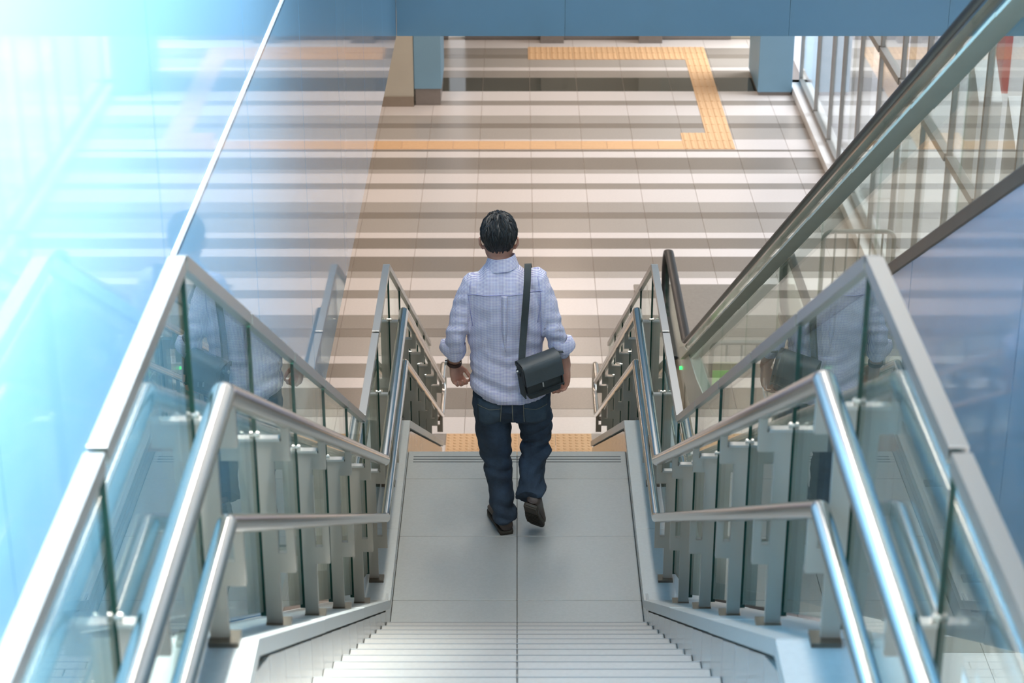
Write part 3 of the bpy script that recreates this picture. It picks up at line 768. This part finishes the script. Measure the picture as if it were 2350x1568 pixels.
def hand(mb, W, D, N, curls, spread=1.0):
    D = D.normalized(); N = (N - D * N.dot(D)).normalized(); S = D.cross(N)
    if S.y < 0: S = -S
    # palm
    c = [W - D * 0.015, W + D * 0.010, W + D * 0.035 + N * 0.002, W + D * 0.065 + N * 0.004, W + D * 0.085 + N * 0.006]
    r = [(0.026, 0.020), (0.029, 0.020), (0.038, 0.019), (0.041, 0.017), (0.038, 0.014)]
    limb(mb, c, r, 16, ref=S)
    limb(mb, [W + S * 0.020 + D * 0.02 + N * 0.010, W + S * 0.022 + D * 0.05 + N * 0.014], [0.014, 0.013], 10)      # ball of the thumb
    for k, (off, ln) in enumerate(((0.029, 0.072), (0.010, 0.080), (-0.010, 0.074), (-0.028, 0.060))):
        p = W + D * (0.084 - abs(off) * 0.18) + S * off + N * 0.005; d = (D + S * off * 1.2 * spread).normalized(); pts = [p - d * 0.012, p]; rr = [0.0095, 0.0098]
        for frac, ang in zip((0.46, 0.30, 0.24), curls[k]):
            ax = d.cross(N)
            if ax.length < 1e-3: ax = S
            d = (Matrix.Rotation(math.radians(ang), 3, S) @ d)
            if d.dot(N) < 0 and ang > 0 and len(pts) == 2: d = Matrix.Rotation(math.radians(-2 * ang), 3, S) @ d; sgn = -1
            elif len(pts) == 2: sgn = 1
            p = p + d * ln * frac; pts.append(p); rr.append(0.0095 - 0.0009 * (len(pts) - 2))
        limb(mb, pts, rr, 10)
    t0 = W + S * 0.026 + D * 0.022 + N * 0.006; t1 = t0 + (S * 0.55 + D * 0.75 + N * 0.30).normalized() * 0.042; t2 = t1 + (S * 0.05 + D * 0.80 + N * 0.60).normalized() * 0.034
    limb(mb, [t0, t1, t2], [0.012, 0.0108, 0.009], 10)
def curl_hand(mb, W, D, N, base):
    D = D.normalized(); N = (N - D * N.dot(D)).normalized(); S = D.cross(N)
    flip = -1 if S.y < 0 else 1
    S = S * flip
    c = [W - D * 0.015, W + D * 0.010, W + D * 0.035 + N * 0.002, W + D * 0.065 + N * 0.004, W + D * 0.085 + N * 0.006]
    r = [(0.026, 0.020), (0.029, 0.020), (0.038, 0.019), (0.041, 0.017), (0.038, 0.014)]
    limb(mb, c, r, 16, ref=S)
    limb(mb, [W + S * 0.020 + D * 0.02 + N * 0.010, W + S * 0.022 + D * 0.05 + N * 0.014], [0.014, 0.013], 10)
    for k, (off, ln) in enumerate(((0.0295, 0.072), (0.010, 0.080), (-0.010, 0.074), (-0.0285, 0.060))):
        p = W + D * (0.084 - abs(off) * 0.18) + S * off + N * 0.005; pts = [p - D * 0.012, p]; rr = [0.0090, 0.0092]; ang = 0.0
        for frac, a in zip((0.46, 0.30, 0.24), base):
            ang += math.radians(a + 5 * (k - 1))
            d = (D * math.cos(ang) + N * math.sin(ang) + S * off * 1.5).normalized()
            p = p + d * ln * frac; pts.append(p); rr.append(0.0090 - 0.0008 * (len(pts) - 2))
        limb(mb, pts, rr, 10)
    t0 = W + S * 0.026 + D * 0.022 + N * 0.006; t1 = t0 + (S * 0.50 + D * 0.75 + N * 0.40).normalized() * 0.040; t2 = t1 + (S * -0.10 + D * 0.75 + N * 0.70).normalized() * 0.034
    limb(mb, [t0, t1, t2], [0.012, 0.0108, 0.009], 10)
curl_hand(body, Vector((-0.275, 0.022, 0.853)), Vector((0.16, 0.16, -1)), Vector((0.75, -0.66, 0.0)), (48, 70, 45))
curl_hand(body, Vector((0.263, -0.020, 0.862)), Vector((-0.06, 0.02, -1)), Vector((-0.72, -0.62, -0.1)), (26, 38, 28))
LEGC = {-1: [(-0.100, 0.0, 0.72), (-0.088, 0.012, 0.55), (-0.068, 0.015, 0.36), (-0.050, -0.03, 0.20), (-0.036, -0.060, 0.11)],
        1: [(0.095, 0.0, 0.72), (0.112, 0.040, 0.56), (0.122, 0.055, 0.42), (0.108, -0.030, 0.335), (0.094, -0.125, 0.275)]}
for s in (-1, 1):
    P, R = smooth_path(LEGC[s], [0.074, 0.066, 0.048, 0.040, 0.034]); limb(body, P, R)
bodyo = fuse('body', body, 0.0042, M['skin'], man, smooth_it=2)
bodyo['label'] = 'light brown skin of neck, ears, forearms and hands'
for sx in (-1, 1):
    e = MB()
    c = HC + Vector((sx * 0.030, 0.074, -0.004))
    for i in range(1): limb(e, [c + Vector((0, -0.002, 0)), c + Vector((0, 0.002, 0))], [0.0115, 0.0115], 14)
    eo = e.build('eye', M['eye_white'], man, smooth=80)
    p = MB(); limb(p, [c + Vector((0, 0.008, 0)), c + Vector((0, 0.0125, 0))], [0.0055, 0.0045], 10); p.build('iris', M['eye_dark'], eo, smooth=80)
lp = MB(); limb(lp, [HC + Vector((-0.022, 0.076, -0.070)), HC + Vector((0, 0.085, -0.069)), HC + Vector((0.022, 0.076, -0.070))], [0.004, 0.007, 0.004], 10, ref=Vector((0, 0, 1))); lp.build('mouth', M['lip'], man, smooth=80)

# ---- hair: cap over the skull plus many short locks combed down from the crown
rnd = random.Random(3)
hair = MB()
def headpt(az, el, r):     # az 0 = back of the head, el from crown
    d = Vector((math.sin(az) * math.sin(el), -math.cos(az) * math.sin(el), math.cos(el)))
    k = Vector((0.0865, 0.100 if d.y < 0 else 0.092, 0.098 if d.z > 0 else 0.102))
    return HC + Vector((0, 0.0, 0.006)) + Vector((d.x * k.x, d.y * k.y, d.z * k.z)) * r
def maxel(az):
    a = abs((az + math.pi) % (2 * math.pi) - math.pi)
    if a < 0.6: return math.radians(138)
    if a < 1.25: return math.radians(138 - 40 * (a - 0.6) / 0.65)
    if a < 1.85: return math.radians(98 - 8 * (a - 1.25) / 0.6)
    return math.radians(90 - 32 * min(1, (a - 1.85) / 0.7))
cap_r = []
NA = 48
for j in range(13):
    f = j / 12
    ring = []
    for q in range(NA):
        az = 2 * math.pi * q / NA; el = maxel(az) * (0.02 + 0.98 * f)
        thick = 1.10 - 0.15 * max(0, (f - 0.5) / 0.5) ** 1.2
        thick += 0.014 * mnoise.noise(Vector((az * 5, el * 1.4, 0)))
        ring.append(headpt(az, el, thick))
    cap_r.append(ring)
hair.rings(cap_r, caps=True)
def lock(az, el0, ln, w, lift, sway):
    pts = []
    for j in range(5):
        f = j / 4; el = el0 + ln * f; a = az + sway * f
        el = min(el, maxel(a) * 1.02)
        t = 1.115 + lift * math.sin(math.pi * f) - 0.145 * max(0, el / maxel(a) - 0.5) / 0.5 - 0.012 * f
        pts.append(headpt(a, el, t))
    for j in range(4):
        f0, f1 = 1 - j / 4, 1 - (j + 1) / 4
        d = (pts[j + 1] - pts[j]); nrm = (pts[j] - HC).normalized(); sd = d.cross(nrm)
        if sd.length < 1e-6: return
        sd.normalize(); w0 = w * (0.35 + 0.65 * math.sin(math.pi * (0.15 + 0.7 * j / 4))); w1 = w * (0.35 + 0.65 * math.sin(math.pi * (0.15 + 0.7 * (j + 1) / 4))) * (0.15 if j == 3 else 1)
        a0, b0, c0 = pts[j] - sd * w0, pts[j] + sd * w0, pts[j] + nrm * w0 * 0.7
        a1, b1, c1 = pts[j + 1] - sd * w1, pts[j + 1] + sd * w1, pts[j + 1] + nrm * w1 * 0.7
        hair.add([a0, b0, c0, a1, b1, c1], [(0, 3, 5, 2), (2, 5, 4, 1), (0, 1, 4, 3)])
for k in range(620):
    az = rnd.uniform(-math.pi, math.pi); el0 = math.acos(1 - rnd.uniform(0, 1) * 1.55) if rnd.random() < 0.9 else rnd.uniform(0, 0.6)
    if el0 > maxel(az) * 0.92: continue
    lock(az, el0, rnd.uniform(0.25, 0.55), rnd.uniform(0.0022, 0.0046), rnd.uniform(0.0, 0.035), rnd.uniform(-0.12, 0.22))
for k in range(26):        # ruffled crown
    az = rnd.uniform(-math.pi, math.pi)
    lock(az, rnd.uniform(0.05, 0.35), rnd.uniform(0.4, 0.6), rnd.uniform(0.004, 0.006), rnd.uniform(0.05, 0.11), rnd.uniform(-0.3, 0.5))
ho = hair.build('hair', M['hair'], man, smooth=50)
ho['label'] = 'short black hair combed down from the crown'

# ---- shirt
sh = MB()
hemf = lambda u, y: (0.045 * abs(u) ** 2.2 + (0.0 if y < 0 else 0.01))
sh.rings([ellring((cx, cy, z), rx, rf, rb, 36, 2.4, zf) for z, cx, cy, rx, rf, rb, zf in (
    (0.708, 0.000, 0.0, 0.196, 0.125, 0.135, hemf), (0.740, 0.000, 0.0, 0.196, 0.125, 0.134, hemf), (0.80, -0.004, 0.0, 0.186, 0.122, 0.128, lambda u, y: 0.02 * u * u), (0.88, -0.012, 0.0, 0.176, 0.118, 0.116, None),
    (0.96, -0.018, 0.0, 0.171, 0.116, 0.108, None), (1.04, -0.022, 0.0, 0.174, 0.118, 0.108, None), (1.12, -0.025, 0.0, 0.180, 0.120, 0.112, None),
    (1.20, -0.028, 0.0, 0.186, 0.116, 0.114, None), (1.27, -0.030, 0.002, 0.182, 0.100, 0.108, None), (1.32, -0.034, 0.006, 0.150, 0.082, 0.092, None),
    (1.355, -0.040, 0.010, 0.108, 0.066, 0.076, None), (1.385, -0.046, 0.016, 0.070, 0.056, 0.064, None), (1.40, -0.048, 0.018, 0.058, 0.050, 0.058, None))])
for s in (-1, 1):
    P, R = smooth_path(SLV[s], [(0.070, 0.074), (0.061, 0.068), (0.054, 0.060), (0.049, 0.054), (0.047, 0.050), (0.044, 0.046)])
    limb(sh, P, R, 20)
def shirt_fold(p, n):
    x, y, z = p
    arm = x < -0.205 or x > 0.165
    d = 0.0
    if not arm:
        low = max(0, min(1, (1.04 - z) / 0.20))
        tilt = z + 0.30 * (x + 0.02) * (1 if x < 0.0 else -0.6)
        d += 0.019 * low * mnoise.noise(Vector((x * 4.5, y * 4, tilt * 24)))
        d += 0.012 * (1 - 0.6 * low) * mnoise.noise(Vector((x * 17 + z * 3, y * 6, z * 3.5 + 9)))
        for sx, x0 in ((-1, -0.185), (1, 0.135)):      # drag lines under the arms
            q = (x - x0) * -sx; f = math.exp(-((z - 1.07 - 0.55 * q) / 0.035) ** 2) + math.exp(-((z - 1.01 - 0.4 * q) / 0.03) ** 2)
            d += 0.009 * f * max(0, 1 - q / 0.13)
    else:
        w = max(0.35, min(1, (1.20 - z) / 0.12))
        d += 0.014 * w * mnoise.noise(Vector((x * 9, y * 9, (z + 0.5 * y) * 26)))
    d += 0.0045 * mnoise.noise(Vector((x * 22, y * 22, z * 16 + 4)))
    if z < 0.73 or z > 1.38: d *= 0.3
    return d
shirt = fuse('shirt', sh, 0.005, M['shirt'], man, shirt_fold, 4)
shirt['label'] = 'blue and white finely checked long shirt worn untucked'
def projected(name, verts, faces, material, target, off, thick, parent):
    """thin cloth piece laid on the back of a garment"""
    me = bpy.data.meshes.new(name); me.from_pydata(verts, [], faces); me.materials.append(material)
    o = bpy.data.objects.new(name, me); COL.objects.link(o); o.parent = man
    w = o.modifiers.new('w', 'SHRINKWRAP'); w.target = target; w.wrap_method = 'PROJECT'; w.use_project_x = False; w.use_project_y = True; w.use_project_z = False
    w.use_positive_direction = True; w.use_negative_direction = False; w.offset = off
    t = o.modifiers.new('t', 'SOLIDIFY'); t.thickness = thick; t.offset = 1
    dg = bpy.context.evaluated_depsgraph_get(); dg.update()
    m2 = bpy.data.meshes.new_from_object(o.evaluated_get(dg)); bpy.data.objects.remove(o)
    for p in m2.polygons: p.use_smooth = True
    r = bpy.data.objects.new(name, m2); COL.objects.link(r); r.parent = parent
    return r
def strip(path, w, nseg, taper=0.0):
    """ribbon grid behind the body following (x, z) points"""
    v, f = [], []
    P = []
    for (x0, z0), (x1, z1) in zip(path, path[1:]):
        for k in range(nseg): P.append((x0 + (x1 - x0) * k / nseg, z0 + (z1 - z0) * k / nseg))
    P.append(path[-1])
    for i, (x, z) in enumerate(P):
        a = P[max(0, i - 1)]; b = P[min(len(P) - 1, i + 1)]; dx, dz = b[0] - a[0], b[1] - a[1]; l = math.hypot(dx, dz)
        ww = w * (1 - taper * max(0, 2 * i / (len(P) - 1) - 1)); nx, nz = -dz / l * ww / 2, dx / l * ww / 2
        v += [(x - nx, -0.5, z - nz), (x + nx, -0.5, z + nz)]
    f = [(2 * i, 2 * i + 1, 2 * i + 3, 2 * i + 2) for i in range(len(P) - 1)]
    return v, f
v, f = strip([(-0.205, 1.262), (-0.12, 1.268), (-0.03, 1.272), (0.06, 1.274), (0.15, 1.284)], 0.004, 10)
projected('yoke_seam', v, f, M['shirt_seam'], shirt, 0.002, 0.002, shirt)
v, f = strip([(-0.030, 1.270), (-0.030, 1.10), (-0.026, 0.985)], 0.028, 14, 0.92)
projected('box_pleat', v, f, M['shirt'], shirt, 0.0035, 0.003, shirt)
for s, pts in ((-1, [(-0.188, 1.325), (-0.198, 1.25), (-0.192, 1.17), (-0.180, 1.10)]), (1, [(0.128, 1.345), (0.140, 1.27), (0.138, 1.19), (0.128, 1.12)])):
    v, f = strip(pts, 0.004, 10); projected('armhole_seam', v, f, M['shirt_seam'], shirt, 0.001, 0.002, shirt)
# collar
col_prof = []
cr = []
NC = 40
for lvl, (z, rx, ry, dy) in enumerate(((1.372, 0.083, 0.078, 0.0), (1.382, 0.080, 0.075, 0.0), (1.420, 0.066, 0.062, 0.004), (1.428, 0.062, 0.058, 0.006), (1.420, 0.058, 0.054, 0.006), (1.372, 0.062, 0.058, 0.004))):
    ring = []
    for q in range(NC):
        a = 2 * math.pi * q / NC
        ring.append(Vector((-0.044 + rx * math.cos(a), 0.012 + dy + ry * math.sin(a), z + 0.016 * math.cos(a) * 0.5 - 0.014 * max(0, math.sin(a)))))
    cr.append(ring)
cmb = MB().rings(cr, caps=False)
k = NC
cmb.add([p for p in cr[-1]] + [p for p in cr[0]], [(q, (q + 1) % k, k + (q + 1) % k, k + q) for q in range(k)])
cmb.build('collar', M['shirt'], shirt, smooth=60)
# rolled cuffs
for s in (-1, 1):
    P = SLV[s]; a = Vector(P[-2]); b = Vector(P[-1]); t = (b - a).normalized(); u = (Vector((s, 0, 0)) - t * t.x * s).normalized(); w = t.cross(u)
    rg = []
    for d, r in ((-0.058, 0.046), (-0.048, 0.051), (-0.006, 0.056), (0.003, 0.054), (0.005, 0.047), (-0.010, 0.041)):
        ring = []
        for q in range(28):
            an = 2 * math.pi * q / 28; c = math.cos(an)
            flare = 0.020 * max(0, c) ** 5 * (1 if d > -0.055 else 0.2) + 0.003 * math.sin(3 * an)
            ring.append(b + t * (d - 0.020 * max(0, c) ** 4 + 0.006 * math.sin(2 * an + s)) + (u * math.cos(an) + w * math.sin(an)) * (r + flare))
        rg.append(ring)
    MB().rings(rg, caps=False).build('rolled_cuff', M['shirt'], shirt, smooth=60)

# ---- jeans
jn = MB()
jn.rings([ellring((cx, cy, z), rx, rf, rb, 32, 2.4) for z, cx, cy, rx, rf, rb in (
    (0.585, 0.006, 0.008, 0.150, 0.085, 0.085), (0.625, 0.004, 0.006, 0.184, 0.105, 0.112), (0.66, 0.003, 0.003, 0.192, 0.112, 0.124), (0.74, 0.002, 0.0, 0.190, 0.112, 0.122), (0.82, -0.004, 0.0, 0.172, 0.106, 0.104), (0.90, -0.01, 0, 0.160, 0.10, 0.095))])
JL = [(-0.094, 0.0, 0.66), (-0.090, 0.010, 0.56), (-0.080, 0.014, 0.45), (-0.068, 0.010, 0.34), (-0.056, -0.020, 0.23), (-0.040, -0.052, 0.13), (-0.030, -0.062, 0.060)]
JR = [(0.104, 0.0, 0.66), (0.116, 0.022, 0.57), (0.122, 0.038, 0.48), (0.122, 0.036, 0.42), (0.110, -0.028, 0.345), (0.099, -0.105, 0.285), (0.088, -0.178, 0.228)]
P, R = smooth_path(JL, [(0.094, 0.102), (0.092, 0.098), (0.083, 0.088), (0.073, 0.078), (0.066, 0.072), (0.062, 0.072), (0.060, 0.082)]); limb(jn, P, R, 24, caps=False)
P, R = smooth_path(JR, [(0.092, 0.100), (0.086, 0.094), (0.078, 0.084), (0.073, 0.078), (0.066, 0.072), (0.064, 0.070), (0.066, 0.072)]); limb(jn, P, R, 24, caps=False)
def jean_fold(p, n):
    x, y, z = p
    left = x < 0.025
    def band(c, w): return math.exp(-((z - c) / w) ** 2)
    if left: w = 0.35 + 0.9 * max(0, min(1, (0.20 - z) / 0.10)) + 0.7 * band(0.31, 0.09)
    else: w = 0.35 + 1.1 * band(0.26, 0.08) + 0.8 * band(0.42, 0.07)
    w += 0.5 * band(0.59, 0.05)
    d = 0.017 * w * mnoise.noise(Vector((x * 7 + 3, y * 6, (z + 0.35 * x * (1 if left else -1)) * 26)))
    d += 0.006 * mnoise.noise(Vector((x * 10, y * 10, z * 7 + 3))) + 0.003 * mnoise.noise(Vector((x * 32, y * 32, z * 24)))
    return d
jeans = fuse('jeans', jn, 0.005, M['denim'], man, jean_fold, 4)
jeans['label'] = 'dark blue denim jeans'
def patch(x0, x1, z0, z1, taper, n=10):
    v, f = [], []
    for j in range(n + 1):
        for i in range(n + 1):
            u = i / n; t = j / n; x = x0 + (x1 - x0) * u; xc = (x0 + x1) / 2
            z = z1 + (z0 - z1) * t - (0.012 * (1 - abs(2 * u - 1)) * t)
            v.append((xc + (x - xc) * (1 - taper * t), -0.5, z + 0.006 * (u - 0.5)))
    for j in range(n):
        for i in range(n): f.append((j * (n + 1) + i, j * (n + 1) + i + 1, (j + 1) * (n + 1) + i + 1, (j + 1) * (n + 1) + i))
    return v, f
for x0, x1 in ((-0.165, -0.045), (0.060, 0.180)):
    v, f = patch(x0, x1, 0.600, 0.725, 0.12)
    pk = projected('back_pocket', v, f, M['denim_light'], jeans, 0.002, 0.003, jeans)
    inner = x1 if x0 < 0 else x0
    v, f = strip([(inner, 0.720), (inner + (0.006 if x0 < 0 else 0.004) * (-1 if x0 < 0 else 1), 0.605)], 0.004, 8)
    projected('stitching', v, f, M['stitch'], jeans, 0.006, 0.001, jeans)
    v, f = strip([(x0 + 0.004, 0.690), ((x0 + x1) / 2, 0.678), (x1 - 0.004, 0.690)], 0.003, 8)
    projected('stitching', v, f, M['stitch'], jeans, 0.006, 0.001, jeans)
v, f = strip([(0.006, 0.74), (0.008, 0.66), (0.010, 0.60)], 0.005, 8)
projected('seat_seam', v, f, M['stitch'], jeans, 0.002, 0.001, jeans)

# ---- shoes
def shoe(loc, rot, parts):
    r = bpy.data.objects.new('shoe', None)
    secs = [(-0.126, 0.022, 0.030, 0.056), (-0.120, 0.032, 0.050, 0.072), (-0.09, 0.036, 0.050, 0.084), (-0.05, 0.034, 0.048, 0.085), (0.0, 0.038, 0.042, 0.078), (0.05, 0.044, 0.034, 0.058), (0.09, 0.046, 0.028, 0.048), (0.118, 0.042, 0.022, 0.042), (0.135, 0.032, 0.018, 0.036), (0.143, 0.018, 0.015, 0.028)]
    up = MB(); so = MB(); r1 = []; r2 = []
    for y, w, _, h in secs:
        ring = []
        for q in range(16):
            a = 2 * math.pi * q / 16
            x = w * math.copysign(abs(math.cos(a)) ** 0.55, math.cos(a)) + 0.006 * (y > 0) * (y / 0.1); z = 0.018 + (h - 0.018) * (0.5 + 0.5 * math.sin(a)) if math.sin(a) > -0.99 else 0.018
            ring.append((x, y, max(0.012, z)))
        r1.append(ring)
        ws = w + 0.002
        r2.append([(-ws + 0.006 * (y > 0) * (y / 0.1), y, 0.0), (ws + 0.006 * (y > 0) * (y / 0.1), y, 0.0), (ws + 0.006 * (y > 0) * (y / 0.1), y, 0.015), (-ws + 0.006 * (y > 0) * (y / 0.1), y, 0.015)])
    up.rings(r1)
    so.rings(r2)
    o = up.build('shoe', M['shoe'], man, smooth=70); o.location = loc; o.rotation_euler = rot
    so.build('sole', M['sole'], o, bevel=0.003)
    hl = MB().box(-0.033, 0.033, -0.122, -0.05, -0.008, 0.002); hl.build('heel', M['sole'], o, bevel=0.004)
    tr = MB()
    for q in range(7): tr.box(-0.036, 0.036, -0.02 + 0.02 * q, -0.012 + 0.02 * q, -0.004, 0.001)
    tr.build('tread', M['sole'], o)
    return o
s1 = shoe((-0.054, -0.016, 0.008), (0, 0, math.radians(16)), 0)
s2 = shoe((0.104, -0.158, 0.124), (math.radians(-50), math.radians(10), math.radians(-20)), 0)

# ---- wrist watch
wa = Vector((-0.2735, 0.014, 0.872)); wd = (Vector(ARM[-1][-1]) - Vector(ARM[-1][-2])).normalized()
u = (Vector((1, 0, 0)) - wd * wd.x).normalized(); w = wd.cross(u)
path = [wa + u * 0.0325 * math.cos(a) + w * 0.028 * math.sin(a) for a in [2 * math.pi * q / 24 for q in range(24)]]
wmb = MB(); rg = [[p + wd * 0.010, p + (p - wa).normalized() * 0.004 + wd * 0.010, p + (p - wa).normalized() * 0.004 - wd * 0.010, p - wd * 0.010] for p in path]
rg.append(rg[0]); wmb.rings(rg, caps=False)
wt = wmb.build('wristwatch', M['watch_strap'], man, smooth=50)
wt['label'] = 'wristwatch with a dark brown strap'
MB().cyl(wa - u * 0.040, u, 0.017, 0.010, 18).build('watch_case', M['zip_pull'], wt, smooth=50)

# ---- shoulder bag
bag = tag(empty('shoulder_bag', PO + Vector((0.140, -0.170, 0.893))), 'dark grey flap-over shoulder bag hanging at the right hip of the man', 'bag')
bag.rotation_euler = (math.radians(4), math.radians(-10), math.radians(24))
def rbox(w, d, h, tw=1.0, td=1.0, n=6):
    rg = []
    for j in range(n + 1):
        t = j / n; sx = 1 + (tw - 1) * t; sy = 1 + (td - 1) * t
        pinch = 1 - 0.06 * (abs(2 * t - 1) ** 6)
        rg.append(ellring((0, 0, -h / 2 + h * t), w / 2 * sx * pinch, d / 2 * sy * pinch, d / 2 * sy * pinch, 32, 7))
    return MB().rings(rg)
rbox(0.176, 0.085, 0.185, 1.10, 1.05).build('body', M['bag'], bag, smooth=40, bevel=0.004)
# flap: over the top and half way down the front (camera side)
fp = [(0.050, 0.060), (0.052, 0.085), (0.030, 0.100), (0.0, 0.103), (-0.030, 0.099), (-0.050, 0.084), (-0.054, 0.060), (-0.056, 0.020), (-0.057, -0.006)]
fo = MB(); rg = []
for x in [-0.0985 + 0.197 * q / 10 for q in range(11)]:
    rg.append([(x, y, z) for y, z in fp] + [(x, y * 0.94, z - 0.0045 if abs(y) < 0.04 else z) for y, z in fp[::-1]])
fo.rings(rg).build('flap', M['bag_flap'], bag, smooth=45)
MB().box(-0.1035, -0.0965, -0.030, 0.030, -0.085, 0.085).build('side_webbing', M['webbing'], bag, bevel=0.002)
MB().box(0.0965, 0.1035, -0.030, 0.030, -0.085, 0.085).build('side_webbing', M['webbing'], bag, bevel=0.002)
sb = MB().box(-0.112, -0.098, -0.020, 0.020, 0.040, 0.062)
sb.build('strap_buckle', M['bag_dark'], bag, bevel=0.003)
MB().cyl((-0.113, 0.0, 0.058), (1, 0, 0), 0.009, 0.008, 14).build('buckle_ring', M['zip_pull'], bag, smooth=40)
MB().box(-0.020, -0.013, -0.064, -0.058, -0.030, -0.006).build('zip_pull', M['zip_pull'], bag, bevel=0.001)
MB().box(-0.097, 0.097, -0.053, -0.045, -0.060, -0.056).build('front_seam', M['bag_dark'], bag)
gus = MB().prism([(-0.050, -0.005), (-0.050, 0.078), (-0.035, 0.090), (0.035, 0.090), (0.02, 0.04)], -0.1020, -0.0985)
gus.build('side_gusset', M['bag_dark'], bag, bevel=0.001)
# strap over the right shoulder
bi = (Matrix.Translation(bag.location) @ bag.rotation_euler.to_matrix().to_4x4()).inverted()
sp_pts = [(0.052, -0.175, 0.965), (0.056, -0.150, 1.03), (0.062, -0.128, 1.11), (0.068, -0.128, 1.20), (0.074, -0.124, 1.28), (0.078, -0.098, 1.345), (0.080, -0.045, 1.386), (0.081, 0.005, 1.388),
          (0.084, 0.060, 1.352), (0.092, 0.108, 1.27), (0.110, 0.130, 1.16), (0.150, 0.125, 1.06), (0.185, 0.070, 1.00), (0.215, -0.02, 0.985), (0.235, -0.100, 0.975)]
PP, _ = smooth_path([bi @ (PO + Vector(p)) for p in sp_pts], [0.01] * len(sp_pts), 5)
st = MB(); rg = []
R3 = bag.rotation_euler.to_matrix().inverted()
for i, p in enumerate(PP):
    t = (PP[min(i + 1, len(PP) - 1)] - PP[max(i - 1, 0)]).normalized()
    wdir = R3 @ Vector((1, 0.15, 0)) if i < len(PP) * 0.62 else R3 @ Vector((1, 1.2, 0))
    wdir = (wdir - t * wdir.dot(t)).normalized(); nn = t.cross(wdir)
    rg.append([p - wdir * 0.0165 - nn * 0.0015, p + wdir * 0.0165 - nn * 0.0015, p + wdir * 0.0165 + nn * 0.0015, p - wdir * 0.0165 + nn * 0.0015])
st.rings(rg).build('strap', M['webbing'], bag, smooth=40)
